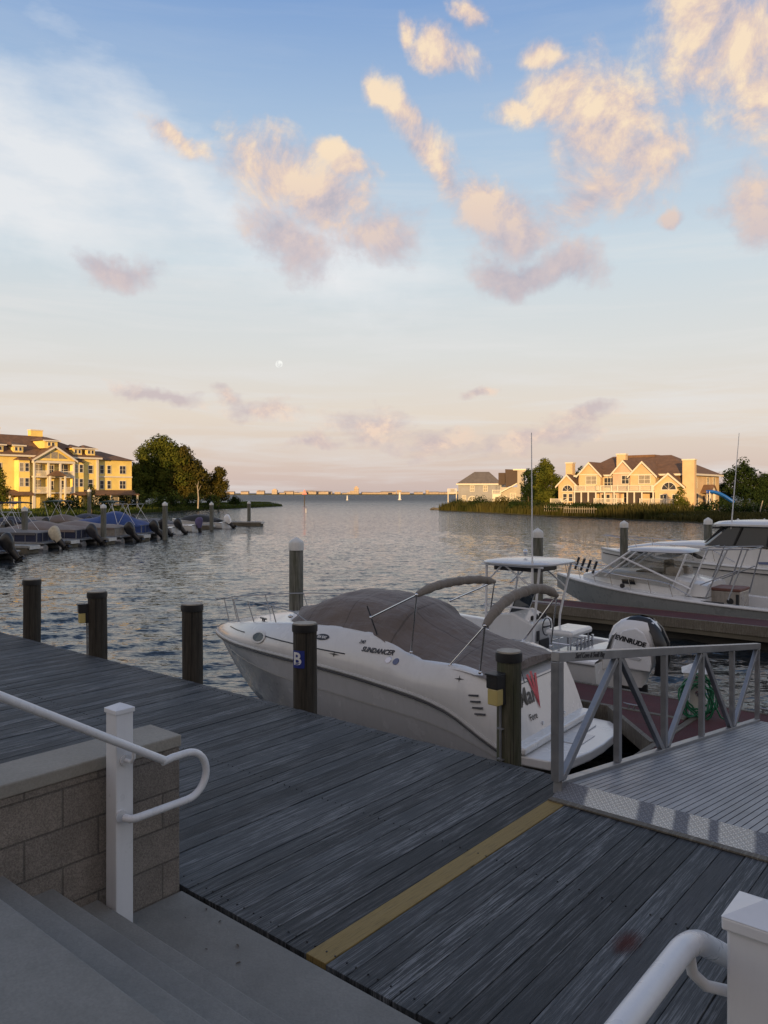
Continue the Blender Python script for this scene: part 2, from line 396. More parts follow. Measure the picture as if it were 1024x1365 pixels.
sc.view_settings.view_transform='Standard'; sc.view_settings.look='None'; sc.view_settings.gamma=1
sc.view_settings.exposure=0.24

w=bpy.data.worlds.new('World'); sc.world=w; w.use_nodes=True
t=NT.__new__(NT); t.t=w.node_tree
for n_ in list(t.t.nodes): t.t.nodes.remove(n_)
wout=t.n('ShaderNodeOutputWorld'); bg=t.n('ShaderNodeBackground'); t.l(bg.outputs[0],wout.inputs[0])
sky=t.n('ShaderNodeTexSky',sky_type='NISHITA'); sky.sun_disc=False; sky.sun_elevation=SUN_EL
sky.sun_rotation=PI+SUN_AZ; sky.air_density=1.0; sky.dust_density=1.2; sky.ozone_density=1.6
bg.inputs['Strength'].default_value=.13
gen=t.n('ShaderNodeTexCoord').outputs['Generated']
sep=t.n('ShaderNodeSeparateXYZ'); t.l(gen,sep.inputs[0])
az=t.math('ARCTAN2',sep.outputs[0],sep.outputs[1]); el=t.math('ARCSINE',sep.outputs[2])
AE=t.n('ShaderNodeCombineXYZ'); t.l(az,AE.inputs[0]); t.l(el,AE.inputs[1]); AE=AE.outputs[0]
# thin high haze veils lift the clear sky towards the horizon (world directions)
K=1/.13
veil=t.ramp(t.mapr(el,0,1.2),[(0.0,(.55,.445,.42)),(.02,(.60,.48,.44)),(.08,(.70,.60,.52)),(.145,(.655,.645,.625)),(.24,(.56,.635,.685)),(.35,(.385,.51,.665)),(.475,(.20,.33,.585)),(.62,(.18,.27,.45)),(1.0,(.16,.23,.38))])
def scl(c,k):
    x=t.n('ShaderNodeVectorMath',operation='SCALE'); t.l(c,x.inputs[0]); t.set(x.inputs['Scale'],k); return x.outputs[0]
base=t.mix(.88,sky.outputs[0],scl(veil,K))
def ang(px,py):
    a=math.atan((px-512)/1030); return a, math.atan((657-py)*math.cos(a)/1030)
def blob(px,py,rx,ry,rot=0,pw=1.0):
    a,e=ang(px,py)
    m=t.n('ShaderNodeMapping',vector_type='TEXTURE'); t.l(warp,m.inputs[0])
    m.inputs['Location'].default_value=(a,e,0); m.inputs['Rotation'].default_value=(0,0,R(rot))
    m.inputs['Scale'].default_value=(rx/1060,ry/1060,1)
    v=t.n('ShaderNodeVectorMath',operation='LENGTH'); t.l(m.outputs[0],v.inputs[0])
    return t.math('MULTIPLY',t.math('SUBTRACT',1.0,v.outputs['Value']),pw)
def warped(amt,scale,seed):
    n=t.n('ShaderNodeTexNoise',noise_dimensions='3D'); 
    ad=t.n('ShaderNodeVectorMath',operation='ADD'); t.l(AE,ad.inputs[0]); ad.inputs[1].default_value=(seed,seed*.7,0)
    t.l(ad.outputs[0],n.inputs['Vector']); n.inputs['Scale'].default_value=scale; n.inputs['Detail'].default_value=5; n.inputs['Roughness'].default_value=.6
    s=t.n('ShaderNodeVectorMath',operation='SUBTRACT'); t.l(n.outputs['Color'],s.inputs[0]); s.inputs[1].default_value=(.5,.5,.5)
    k=t.n('ShaderNodeVectorMath',operation='SCALE'); t.l(s.outputs[0],k.inputs[0]); k.inputs['Scale'].default_value=amt
    a=t.n('ShaderNodeVectorMath',operation='ADD'); t.l(AE,a.inputs[0]); t.l(k.outputs[0],a.inputs[1]); return a.outputs[0]
warp=warped(.13,5,3.1)
def field(bl,floor=-1.0):
    acc=None
    for b in bl:
        q=blob(*b); acc=q if acc is None else t.math('SMOOTH_MAX',acc,q,.25)
    return acc
# main warm cumulus fragments: centre, half axes, tilt (photographic bearings turned into world directions)
CL=[(985,60,170,80,-42),(1015,130,50,60,0),(930,10,70,50,0),(585,240,95,30,-52),(535,165,75,24,-50),(670,295,80,36,-5),
    (800,190,85,105,20),(860,225,70,60,0),(790,265,110,45,8),(740,130,60,40,10),
    (640,285,85,42,-28),(560,215,80,26,-52),(505,130,40,22,-50),(600,85,70,22,-20),(550,55,35,16,-45),
    (370,225,75,48,-15),(430,265,90,45,-25),(390,320,60,42,-10),(500,320,80,40,-15),(245,195,60,20,-20),(450,220,50,20,-20),
    (760,345,60,35,-5),(690,150,38,22,10),(725,65,30,20,0),(910,305,20,14,0),(1005,280,40,48,0),
    (160,375,70,24,-8),(690,360,70,24,0),(640,30,30,18,0)]
LOW=[(205,518,75,13,-3),(340,540,75,17,-14),(420,592,55,14,0),(500,570,80,34,-8),(590,588,80,26,0),(720,578,110,24,6),(630,520,28,10,5),(780,552,60,12,6),(300,525,30,14,-20)]
f1=field(CL); 
fb=t.noise(AE,10,9,.66,dist=.35); 
fb2=t.noise(t.scale(AE,(1,1.5,1),(0,0,R(25))),30,6,.7,dist=.5)
den=t.math('ADD',t.math('MULTIPLY',f1,.92),t.math('ADD',t.math('MULTIPLY',t.math('SUBTRACT',fb,.5),2.0),t.math('MULTIPLY',t.math('SUBTRACT',fb2,.5),.5)))
a1=t.n('ShaderNodeMapRange',interpolation_type='SMOOTHSTEP'); t.l(den,a1.inputs[0])
for i_,q_ in enumerate((-.16,.66,0,.90)): a1.inputs[i_+1].default_value=q_
a1=a1.outputs[0]
# light and dark sides: compare with the density a little towards the sun side (up-left)
sh=t.n('ShaderNodeVectorMath',operation='ADD'); t.l(AE,sh.inputs[0]); sh.inputs[1].default_value=(-.018,.022,0)
fbs=t.noise(sh.outputs[0],10,9,.66,dist=.35)
rel=t.math('SUBTRACT',fb,fbs)
low_el=t.mapr(el,.29,.43,0,1)
lit=t.math('ADD',t.mapr(rel,-.16,.16,.0,1.0),t.mapr(den,.0,.9,-.08,.30),clamp=True)
lit=t.math('MULTIPLY',lit,t.mapr(low_el,0,1,.38,1.05),clamp=True)
ccol=t.ramp(lit,[(0,(.36,.35,.42)),(.35,(.53,.45,.46)),(.65,(.70,.54,.44)),(1,(.84,.66,.46))])
# wide pale cirrus band, upper left
cir=field([(60,330/2+40,260,75,-22),(260,260,230,70,-30),(430,330,170,60,-20),(40,300,220,60,-10)])
ci_n=t.noise(t.scale(AE,(3,9,1),(0,0,R(28))),1.6,6,.6)
aC=t.math('MULTIPLY',t.mapr(t.math('ADD',t.math('MULTIPLY',cir,.8),t.math('MULTIPLY',t.math('SUBTRACT',ci_n,.5),1.6)),-.10,.70,0,.85),1.0)
str_n=t.noise(t.scale(AE,(1.2,14,1),(0,0,R(-6))),2.2,6,.6,dist=.5)
aS=t.math('MULTIPLY',t.mapr(str_n,.46,.70,0,.75),t.mapr(el,.08,.46,1,.1))
c=t.mix(aS,base,tuple(q*K for q in (.66,.655,.65)))
c=t.mix(aC,c,tuple(q*K for q in (.70,.71,.725)))
c=t.mix(a1,c,scl(ccol,K))
f2=field(LOW); den2=t.math('ADD',t.math('MULTIPLY',f2,.8),t.math('ADD',t.math('MULTIPLY',t.math('SUBTRACT',t.noise(t.scale(AE,(1,2.2,1)),13,6,.62),.5),1.8),0))
lit2=t.mapr(rel,-.07,.08,0,1)
c=t.mix(t.mapr(den2,.05,.6,0,.72),c,scl(t.ramp(lit2,[(0,(.47,.39,.41)),(.6,(.60,.47,.43)),(1,(.76,.57,.45))]),K))
# the afterglow round the low sun, behind the viewer
dt=t.n('ShaderNodeVectorMath',operation='DOT_PRODUCT'); t.l(gen,dt.inputs[0]); dt.inputs[1].default_value=tuple(-d)
c=t.mix(t.mapr(dt.outputs['Value'],-.1,1.0,0,.45),c,tuple(q*K for q in (1.05,.72,.42)))
t.l(c,bg.inputs['Color'])

# ================================================================== moon
D_=4000.; mp=P(372,D_,2.35+172/1030*D_)
mm=NT('moon_surface'); mcol=mm.ramp(mm.noise(mm.obj(),.05,4,.5),[(.38,(.64,.64,.62)),(.60,(.84,.84,.80))]); em_=mm.n('ShaderNodeEmission'); mm.l(mcol,em_.inputs[0]); em_.inputs[1].default_value=.98; mm.l(em_.outputs[0],mm.out.inputs[0])
mb=MB(); mb.ball((0,0,0),19,n=32,h=20)
tag(mb.build('moon',mm.m,smooth=True,loc=mp,angle=180),'pale full moon low in the sky above the bay','moon')

# ================================================================== water: one fanned sheet with real chop near the boats
rs=[]; r_=3.0
while r_<420: rs.append(r_); r_*=1.0075
while r_<9000: rs.append(r_); r_*=1.06
th=np.radians(np.linspace(-48,48,430)); th=np.concatenate([np.radians([-178,-140,-110,-85,-65,-55]),th,np.radians([55,65,85,110,140,178])])
rr,tt=np.meshgrid(np.array(rs),th,indexing='ij'); X=rr*np.sin(tt); Y=rr*np.cos(tt); Z=np.zeros_like(X)
rng=np.random.RandomState(4)
for i in range(46):
    L=10**rng.uniform(math.log10(.35),math.log10(1.6)); k=2*PI/L; th_=R(rng.normal(-8,20)); amp=.0078*L**.9*rng.uniform(.6,1.3)
    ph=rng.uniform(0,6.28); arg=k*(X*math.sin(th_)+Y*math.cos(th_))+ph
    arg=arg+.7*np.sin(.21*X*rng.uniform(.5,1.5)+.17*Y*rng.uniform(.5,1.5)+ph*2)
    fade=np.clip(1.25-(rr*.011)/(L*.55),0,1)
    Z+=amp*fade*(np.sin(arg)+.25*np.cos(2*arg))*.72
# sheltered, calmer water close under the boardwalk
Z*=np.clip((rr-4)/16,.25,1)
nr,nt=X.shape; co=np.stack([X,Y,Z],-1).reshape(-1,3)
idx=np.arange(nr*nt).reshape(nr,nt); q=np.stack([idx[:-1,:-1],idx[:-1,1:],idx[1:,1:],idx[1:,:-1]],-1).reshape(-1,4)
me=bpy.data.meshes.new('water'); me.vertices.add(len(co)); me.vertices.foreach_set('co',co.ravel())
me.loops.add(q.size); me.loops.foreach_set('vertex_index',q.ravel()); me.polygons.add(len(q)); me.polygons.foreach_set('loop_start',np.arange(0,q.size,4))
me.update(calc_edges=True); me.polygons.foreach_set('use_smooth',[True]*len(q)); me.materials.append(M['water'])
if me.polygons[0].normal.z<0: me.flip_normals()
wt=bpy.data.objects.new('water',me); C.objects.link(wt); wt.location=(0,0,ZW); tag(wt,kind='structure')
mb=MB(); mb.box(-9000,9000,-400,9000,-8,-6); tag(mb.build('seabed',M['soil']),kind='structure')

# ================================================================== boardwalk
mb=MB(); a=-24.0; rnd=random.Random(3); 
A_END=5.0; pl=[]
while a<A_END:
    wdt=.142
    if abs(a-(-2.83))<.072: pl.append(a); a+=wdt; continue
    mb.c=rnd.random()**1.2
    z=rnd.uniform(-.003,.003); j=rnd.uniform(0,.02)
    mb.box(a+.0026,a+wdt-.0026,2.765+rnd.uniform(-.004,.004),5.83+j*.6,-.036+z,z)
    a+=wdt
pale=[i for i in range(len(mb.f)//6) if min(abs((-24+.142*(i+(1 if -24+.142*i>-2.83 else 0))+.07)-q) for q in (-1.46,-.98,-.83,-.40,-.26,.02))<.071]
keep=set(pale); mp_=MB(); mp_.c=.55
for i in pale: mp_.add(mb.v[i*8:i*8+8],[(0,3,2,1),(4,5,6,7),(0,1,5,4),(1,2,6,5),(2,3,7,6),(3,0,4,7)])
nf=[];nc=[]
for j,(q_,c_) in enumerate(zip(mb.f,mb.col)):
    if j//6 not in keep: nf.append(q_); nc.append(c_)
mb.f=nf; mb.col=nc
bw=mb.build('boardwalk',M['deck'],bevel=.003,rotz=ROT); tag(bw,kind='structure')
a=pl[0]
mp_.build('pale_plank',M['deck_pale'],bw,bevel=.003)
mb=MB(); mb.c=.6; mb.box(a+.003,a+.139,2.765,5.80,-.034,.002); mb.build('painted_plank',M['yellow'],bw,bevel=.003)['label']='plank painted yellow'
mb=MB(); mb.c=.2
mb.box(-24,5,5.765,5.80,-.30,-.042); mb.box(-24,5,4.2,4.3,-.30,-.042); mb.box(-24,5,2.80,2.86,-.25,-.042)
for i in range(12): mb.box(-24+i*2.4,-23.93+i*2.4,2.87,5.76,-.28,-.044)
mb.build('joist',M['timber'],bw)
# nail heads are pairs on each board over the joists
mb=MB()
for i in range(160):
    aa=-18+i*.142+.04
    for b in (2.84,4.25,5.74):
        for k in (0,.06): mb.cyl((aa+k,b,-.001),(aa+k,b,.0048),.0055,n=6)
mb.build('nail_head',M['black'],bw)['kind']='stuff'
mb=MB(); mb.add([(-.10,-.2,.0064),(.10,-.2,.0064),(.10,.2,.0064),(-.10,.2,.0064)],[(0,1,2,3)]); o=mb.build('rust_stain',M['rust_wood'],bw,loc=(-1.62,3.90,0)); 
o['label']='rust red stain'

# concrete apron, steps and top landing
mb=MB(); mb.box(-3.86,5,1.9,2.735,-.2,-.004); mb.box(-24,-4.16,1.0,2.735,-.2,-.004)
tag(mb.build('pavement',M['concrete'],bevel=.006,rotz=ROT),kind='structure')
mb=MB(); nos=[2.20,1.95,1.70,1.46]
prof=[(-6,-.25),(2.20,-.25)]
pz=0.0
for i,b in enumerate(nos):
    prof.append((b,pz-.004 if i==0 else pz)); pz=.16*(i+1); prof.append((b,pz))
prof.append((-6,.64))
prof=[(b,z) for b,z in prof]
mb.prism(prof,-3.86,-.02,axis='x')
tag(mb.build('concrete_steps',M['concrete'],bevel=.010,rotz=ROT),kind='structure')
# fallen leaves on the landing
mb=MB(); rnd=random.Random(5)
for i in range(20):
    aa=rnd.uniform(-3.7,-1.0); bb=rnd.uniform(2.24,2.70); r=rnd.uniform(.005,.012); an=rnd.uniform(0,6.3)
    if i<9: aa=rnd.uniform(-3.6,-3.0)
    pts=[]
    for k in range(6):
        q=2*PI*k/6; x=math.cos(q)*r*1.6; y=math.sin(q)*r*.6; pts.append((aa+x*math.cos(an)-y*math.sin(an),bb+x*math.sin(an)+y*math.cos(an),.001+.004*math.sin(q)**2+rnd.uniform(0,.003)))
    mb.add(pts,[(0,1,2,3,4,5)])
lf=mb.build('leaf_litter',M['bark'],rotz=ROT); tag(lf,'small dark leaf scraps scattered over the concrete landing','leaf litter',kind='stuff')

# block wall with cap
wl=thing('block_wall','low tan split face block wall with concrete cap beside the steps','wall',W(-4.0,0,0),ROT)
mb=MB()
for bb0,bb1,x0,x1 in ((-6,2.72,-.145,.145),): mb.box(x0,x1,bb0,bb1,-.2,.852)
mb.build('blocks',M['block'],wl,bevel=.008)
mb=MB(); bb=-5.6
while bb<2.7:
    e=min(bb+2.08,2.735); mb.box(-.165,.155,bb+.002,e-.001,.855,.925); bb+=2.082
mb.build('cap',M['cap_stone'],wl,bevel=.008)

# ---------------------------------------------------------------- handrails
def handrail_post(name,a,b,zb,zt,label):
    o=thing(name,label,'railing post',W(a,b,zb),ROT,'white posts of the step handrails')
    h=zt-zb-.035
    mb=MB(); mb.box(-.051,.051,-.051,.051,0,h); mb.build('post',M['white_post'],o,bevel=.006)
    mb=MB(); mb.box(-.058,.058,-.058,.058,h-.012,h+.012)
    z=h+.0121; e=.058
    mb.add([(-e,-e,z),(e,-e,z),(e,e,z),(-e,e,z),(0,0,z+.026)],[(0,1,4),(1,2,4),(2,3,4),(3,0,4)])
    mb.build('post_cap',M['white_post'],o,bevel=.004)
    return o
p1=handrail_post('handrail_post',-3.745,2.26,0,1.225,'white square post standing against the block wall end')
p2=handrail_post('handrail_post',-.372,1.515,.32,1.61,'big white square post in the near right corner')
def arc(c,r,a0,a1,n=12):   # in (b,z) plane
    return [(c[0]+r*math.cos(R(a0+(a1-a0)*i/n)),c[1]+r*math.sin(R(a0+(a1-a0)*i/n))) for i in range(n+1)]
def handrail(a,side,label):
    o=thing('handrail',label,'handrail',W(a,0,0),ROT,'white pipe handrails of the steps')
    pz=[(-1.2,1.515),(1.36,1.515)]
    pz+=[(1.40,1.512),(1.44,1.500),(1.475,1.482)]
    pz+=[(2.44,.902)]
    k=[(0,b,z) for b,z in pz]
    # soften the lower mitre
    mb=MB(); mb.tube(k,.0215,16); mb.build('pipe',M['white_pipe'],o,smooth=True,angle=50)
    lp=[(2.43,.894),(2.50,.902),(2.59,.902)]+arc((2.59,.772),.130,88,-90,18)+[(2.35,.642),(2.27,.642)]
    k=[(0,b,z) for b,z in lp]+[(.03*side*-1,2.262,.642),(.045*side*-1,2.26,.642)]
    k=[(0,b,z) for b,z in lp]+[(side*.012,2.245,.642),(side*.05,2.235,.642)]
    mb=MB(); mb.tube(k,.0205,16); mb.build('return_loop',M['white_pipe'],o,smooth=True,angle=50)
    def bracket(b,z,dz):
        mb=MB(); mb.tube([(0,b,z-.01),(side*.004,b,z-.05),(side*.025,b,z-.075),(side*.088,b,z-.078)],.010,10)
        br=mb.build('bracket',M['white_pipe'],o,smooth=True)
        mb=MB(); mb.cyl((side*.079,b,z-.078),(side*.088,b,z-.078),.030,n=20)
        for q in (90,210,330): mb.cyl((side*.074,b+.02*math.cos(R(q)),z-.078+.02*math.sin(R(q))),(side*.08,b+.02*math.cos(R(q)),z-.078+.02*math.sin(R(q))),.004,n=8)
        mb.build('flange',M['white_pipe'],br,smooth=True)
    return o,bracket
o1,br1=handrail(-3.605,-1,'white pipe handrail with a looped end on the left of the steps')
br1(2.26,1.01,0)
mb=MB(); mb.cyl((-.089,2.235,.642),(-.078,2.235,.642),.032,n=20); mb.build('flange',M['white_pipe'],o1,smooth=True)
def rail_right():
    a=-.482
    o=thing('handrail','thick white pipe handrail bending down in the near right corner','handrail',W(a,0,0),ROT,'white pipe handrails of the steps')
    k=[(0,-1.2,1.53),(0,1.40,1.53)]
    for i in range(1,7):
        q=i/6; k.append((0,1.40+.11*q,1.53-.010*q-.024*q*q))
    k+=[(0,2.44,.925)]
    mb=MB(); mb.tube(k,.0215,18); mb.build('pipe',M['white_pipe'],o,smooth=True,angle=50)
    lp=[(2.43,.915),(2.50,.92),(2.59,.92)]+arc((2.59,.79),.130,88,-90,18)+[(2.35,.66),(2.27,.66)]
    mb=MB(); mb.tube([(0,b,z) for b,z in lp],.0205,16); mb.build('return_loop',M['white_pipe'],o,smooth=True,angle=50)
    mb=MB(); mb.tube([(0,1.44,1.52),(.004,1.45,1.47),(.020,1.475,1.44),(.045,1.50,1.43),(.083,1.515,1.43)],.0105,12)
    br=mb.build('bracket',M['white_pipe'],o,smooth=True)
    mb=MB(); mb.cyl((.072,1.515,1.43),(.081,1.515,1.43),.03,n=20); mb.build('flange',M['white_pipe'],br,smooth=True)
rail_right()

# ---------------------------------------------------------------- building behind the viewer (its shade lies over the boardwalk)
bb=thing('waterfront_building','long two storey clubhouse standing behind the viewer','building',(0,-13,-.5))
mb=MB(); HB=10.9
mb.box(-120,75,-14,0,0,HB-2.6); mb.build('wall',M['beige_siding'],bb)
mb=MB()
for x0,x1,h in ((-120,-64,HB),(-63,-30,HB+.7),(-29.5,22,HB+.1),(22.5,75,HB+.5)):
    mb.prism([(-14.6,HB-2.6),(.6,HB-2.6),(-7,h)],x0,x1,axis='x')
mb.build('roof',M['roof'],bb)
mb=MB()
for i in range(48):
    for z in (1.2,4.4): mb.box(-118+i*4,-116.6+i*4,.002,.06,z,z+1.6)
mb.build('window',M['win'],bb)['kind']='stuff'
mb=MB(); mb.box(-140,90,-60,1.0,-.6,-.26); tag(mb.build('ground',M['soil'],loc=(0,-1.2,0)),kind='structure')
# ================================================================== pilings at the boardwalk
def band_piling(a,b,top,r,mat,label,light=None,sign=False,rot=0):
    o=thing('dock_piling',label,'piling',W(a,b,-3.2),ROT,'pilings along the boardwalk edge')
    H=top+3.2; rnd=random.Random(int(a*100)); o.rotation_euler[0]=R(rnd.uniform(-.5,.5)); o.rotation_euler[1]=R(rnd.uniform(-.5,.5))
    mb=MB(); rings=[]
    for i in range(15):
        z=H*i/14-.001*i; rings.append([((r*(1+.03*math.sin(3*q+i*.4)+.02*math.sin(7*q-i)))*math.cos(q),(r*(1+.03*math.sin(3*q+i*.4)+.02*math.sin(7*q-i)))*math.sin(q),z) for q in [2*PI*j/28 for j in range(28)]])
    mb.loft(rings,closed=True,caps=True); mb.build('post',mat,o,smooth=True,angle=60)
    mb=MB(); rr=r+.010
    rings=[[(q*math.cos(x),q*math.sin(x),z) for x in [2*PI*j/28 for j in range(28)]] for q,z in ((rr-.008,H-.075),(rr,H-.072),(rr+.002,H-.03),(rr,H+.006),(rr-.012,H+.008))]
    mb.loft(rings,closed=True); mb.build('band',M['black'],o,smooth=True)
    mb=MB(); mb.cyl((0,0,H-.02),(0,0,H+.022),r-.002,n=28); mb.build('top_disc',M['pile_top'],o,smooth=True)
    if light:
        la,z=light        # world angle of the lamp direction seen from the piling, local frame
        m=Matrix.Rotation(la,4,'Z')
        bx=MB(); bx.box(r-.02,r+.035,-.045,.045,z+3.2-.13,z+3.2+.15,m=m)
        bx.box(r+.03,r+.13,-.062,.062,z+3.2+.02,z+3.2+.135,m=m); bx.box(r+.02,r+.145,-.068,.068,z+3.2+.135,z+3.2+.152,m=m)
        lt=bx.build('dock_light',M['black'],o,bevel=.006)
        bx=MB(); bx.box(r+.036,r+.124,-.056,.056,z+3.2-.125,z+3.2+.02,m=m); bx.build('lens',M['lens'],lt,bevel=.012)
        bx=MB(); p=[Vector((r+.012,.0,z+3.2-.12)),Vector((r+.012,0,2.0))]; bx.tube([m@q for q in p],.011,8)
        for zz in (z+3.2-.35,z+3.2-.62): bx.box(r-.01,r+.03,-.03,.03,zz,zz+.012,m=m)
        bx.build('conduit',M['alu'],lt)
    if sign:
        # small blue letter plate bent round the post, facing the viewer's left
        m0=rot; zc=H-.36
        def wrap(v): 
            q=m0+v[0]/(r+.012); rad=r+.012+v[2]; return Vector((rad*math.cos(q),rad*math.sin(q),zc+v[1]))
        mb=MB(); n=8; w_=.075; h_=.095
        mb.loft([[wrap((-w_+2*w_*i/n,-h_,0)) for i in range(n+1)],[wrap((-w_+2*w_*i/n,h_,0)) for i in range(n+1)]])
        sg=mb.build('sign_plate',M['sign_blue'],o)
        sg['label']='small blue plate with a white letter B'
        lettering('letter','B',.19,M['decal_white'],sg,Matrix.Identity(4),bold=.004,fn=lambda v: wrap((v[0]-.012,v[1],.003+v[2])))
    return o
band_piling(-12.59,5.99,.92,.135,M['pile_dark'],'short black banded piling at the far left end of the dock edge')
band_piling(-10.43,5.97,.90,.132,M['pile_dark'],'dock piling with a small amber dock light, standing beyond the block wall',light=(R(250),.60))
band_piling(-8.19,5.97,.92,.130,M['pile_dark'],'plain black banded piling just left of the cruiser bow')
band_piling(-6.15,5.98,.89,.131,M['pile_dark'],'black piling with the blue B sign beside the cruiser hull',sign=True,rot=R(284))
band_piling(-3.545,5.97,.925,.108,M['pile_green'],'mossy piling with amber light in front of the cruiser stern',light=(R(262),.62))

def cone_piling(px,D,ztop,r,label,mat='pile_grey',group='tall white capped mooring pilings',cap=True):
    o=thing('mooring_piling',label,'piling',P(px,D,-3.6),0,group); H=ztop+3.6-.8*r*2
    mb=MB(); mb.loft([[(rr*math.cos(q)*(1+.03*math.sin(3*q)),rr*math.sin(q),z) for q in [2*PI*j/16 for j in range(16)]] for rr,z in ((r*1.08,0),(r*1.03,H*.6),(r,H))],closed=True,caps=True)
    mb.build('post',M[mat],o,smooth=True,angle=60)
    mb=MB(); rr=r*1.10
    mb.loft([[(q*math.cos(x),q*math.sin(x),z) for x in [2*PI*j/16 for j in range(16)]] for q,z in ((rr,H-.10),(rr,H+.05),(rr*.9,H+.09),(.012,H+1.2*r))],closed=True,caps=True)
    mb.build('cone_cap',M['white_cap'],o,smooth=True)
cone_piling(395,16.6,1.46,.15,'thick grey piling with pale cap rising behind the cruiser bow')
cone_piling(717,23.3,1.35,.155,'grey piling with pale cap near the outer end of the long red finger dock')
cone_piling(832,30.5,1.32,.15,'grey white capped piling standing behind the bow of the grey hulled fishing boat')
cone_piling(944,32,1.40,.16,'grey white capped piling behind the rod tower of the fishing boat')
cone_piling(984,47,.90,.26,'broad white capped piling left of the white antenna on the cabin cruiser')
cone_piling(1019,47,.90,.26,'white capped piling cut by the right edge of the view')

# ================================================================== gangway
GA0,GA1,GB0,GB1=-2.83,-.98,5.44,11.20
gz=lambda b: 0.085-(b-GB0)*.139
gw=thing('gangway','aluminium truss gangway with ribbed deck sloping down to the red float','gangway',W(0,0,0),ROT)
mb=MB(); b0=GB0+.13; w_=GA1-GA0-.06; n=int(w_/.052)
for i in range(n):
    x=GA0+.035+i*w_/n
    mb.c=(i*7%5)/5
    p0=Vector((x+w_/n/2,b0,gz(b0)-.012)); p1=Vector((x+w_/n/2,GB1,gz(GB1)-.012))
    mb.bar(p0,p1,w_/n-.008,.024)
mb.bar(((GA0+GA1)/2,b0,gz(b0)-.027),((GA0+GA1)/2,GB1,gz(GB1)-.027),w_,.005)
def m_rib():
    t=NT('ribbed_aluminium'); o=t.obj(); a=t.noise(t.scale(o,(8,.8,1)),1,5,.6)
    c=t.mix(t.mapr(a,.35,.65,0,1),(.20,.215,.25),(.31,.325,.36)); c=t.mix(t.mapr(t.noise(o,2.2,5,.6),.5,.7,0,.5),c,(.14,.15,.17))
    t.bsdf(c,.45,.45,t.bump(t.noise(o,180,2,.5),.3,.002)); return t.m
M['rib']=m_rib()
mb.build('deck',M['rib'],gw)
def m_plate():
    t=NT('diamond_plate'); o=t.obj()
    def lug(rot,off):
        v=t.n('ShaderNodeMapping'); t.l(o,v.inputs[0]); v.inputs['Rotation'].default_value=(0,0,R(rot)); v.inputs['Location'].default_value=off
        s=t.n('ShaderNodeSeparateXYZ'); t.l(v.outputs[0],s.inputs[0])
        x=t.math('PINGPONG',t.math('MULTIPLY',s.outputs[0],32),.5); y=t.math('PINGPONG',t.math('MULTIPLY',s.outputs[1],58),.5)
        return t.math('MULTIPLY',t.mapr(x,.25,.38,0,1),t.mapr(y,.2,.36,0,1))
    h=t.math('MAXIMUM',lug(45,(0,0,0)),lug(-45,(.011,.008,0)))
    # sunlit dashes and the shadows between them, painted into the plate colour
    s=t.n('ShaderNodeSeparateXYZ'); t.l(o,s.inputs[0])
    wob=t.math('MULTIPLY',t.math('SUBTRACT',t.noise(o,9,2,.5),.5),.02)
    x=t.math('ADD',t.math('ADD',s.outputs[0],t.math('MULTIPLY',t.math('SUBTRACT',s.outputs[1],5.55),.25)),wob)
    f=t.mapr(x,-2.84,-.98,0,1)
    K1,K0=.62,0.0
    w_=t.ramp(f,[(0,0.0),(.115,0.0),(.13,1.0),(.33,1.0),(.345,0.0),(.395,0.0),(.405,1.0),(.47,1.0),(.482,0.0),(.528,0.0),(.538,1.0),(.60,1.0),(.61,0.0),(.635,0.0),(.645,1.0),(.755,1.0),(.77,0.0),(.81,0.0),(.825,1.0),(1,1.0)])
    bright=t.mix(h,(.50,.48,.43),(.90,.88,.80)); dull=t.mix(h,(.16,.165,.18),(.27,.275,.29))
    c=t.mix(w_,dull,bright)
    t.bsdf(c,t.mapr(h,0,1,.6,.4),.05,t.bump(h,.9,.006)); return t.m
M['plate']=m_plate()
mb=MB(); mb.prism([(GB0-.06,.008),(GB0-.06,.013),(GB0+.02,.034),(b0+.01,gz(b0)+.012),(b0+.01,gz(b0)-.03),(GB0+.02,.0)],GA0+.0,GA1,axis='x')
mb.build('threshold_plate',M['plate'],gw)['label']='diamond pattern threshold plate with sunlit dashes painted into its colour'
mb=MB(); mb.box(GA0,GA1,GB0-.12,GB0-.062,.004,.016); mb.build('wear_strip',M['timber'],gw)
for side,aa in (('near',GA0),('far',GA1)):
    lab='side truss' 
    mb=MB(); n=5; bs=[GB0+.03+(GB1-GB0-.06)*i/n for i in range(n+1)]
    h=1.0
    s=.07
    mb.bar((aa,bs[0]-.035,gz(bs[0])+h),(aa,bs[-1]+.035,gz(bs[-1])+h),s,.075)
    mb.bar((aa,bs[0],gz(bs[0])-.02),(aa,bs[-1],gz(bs[-1])-.02),s+.004,.10)
    for i,b in enumerate(bs):
        ww=.088 if i==0 else .062
        mb.bar((aa,b,gz(b)+.034),(aa,b,gz(b)+h-.040),.056 if i else .068,ww,up=(0,1,0))
    for i in range(n):
        b0_,b1_=bs[i],bs[i+1]
        p,q=((aa,b0_+.06,gz(b0_)+.02),(aa,b1_-.05,gz(b1_)+h-.045)) if i%2==0 else ((aa,b0_+.05,gz(b0_)+h-.045),(aa,b1_-.06,gz(b1_)+.02))
        mb.bar(p,q,.050,.058)
    tr=mb.build('truss_rail',M['alu'],gw,bevel=.004)
    if side=='near':
        # handwriting on the outer face of the top chord, facing the viewer
        sl=math.atan(-.139)
        m=Matrix.Translation((GA0+.037,5.98,gz(5.98)+h+.001))@Matrix.Rotation(sl,4,'X')@Matrix.Rotation(R(90),4,'Z')@Matrix.Rotation(R(90),4,'X')
        lettering('lettering','Surf Cove & Swift Bay',.062,M['decal'],tr,m,shear=.3,bold=.0005)

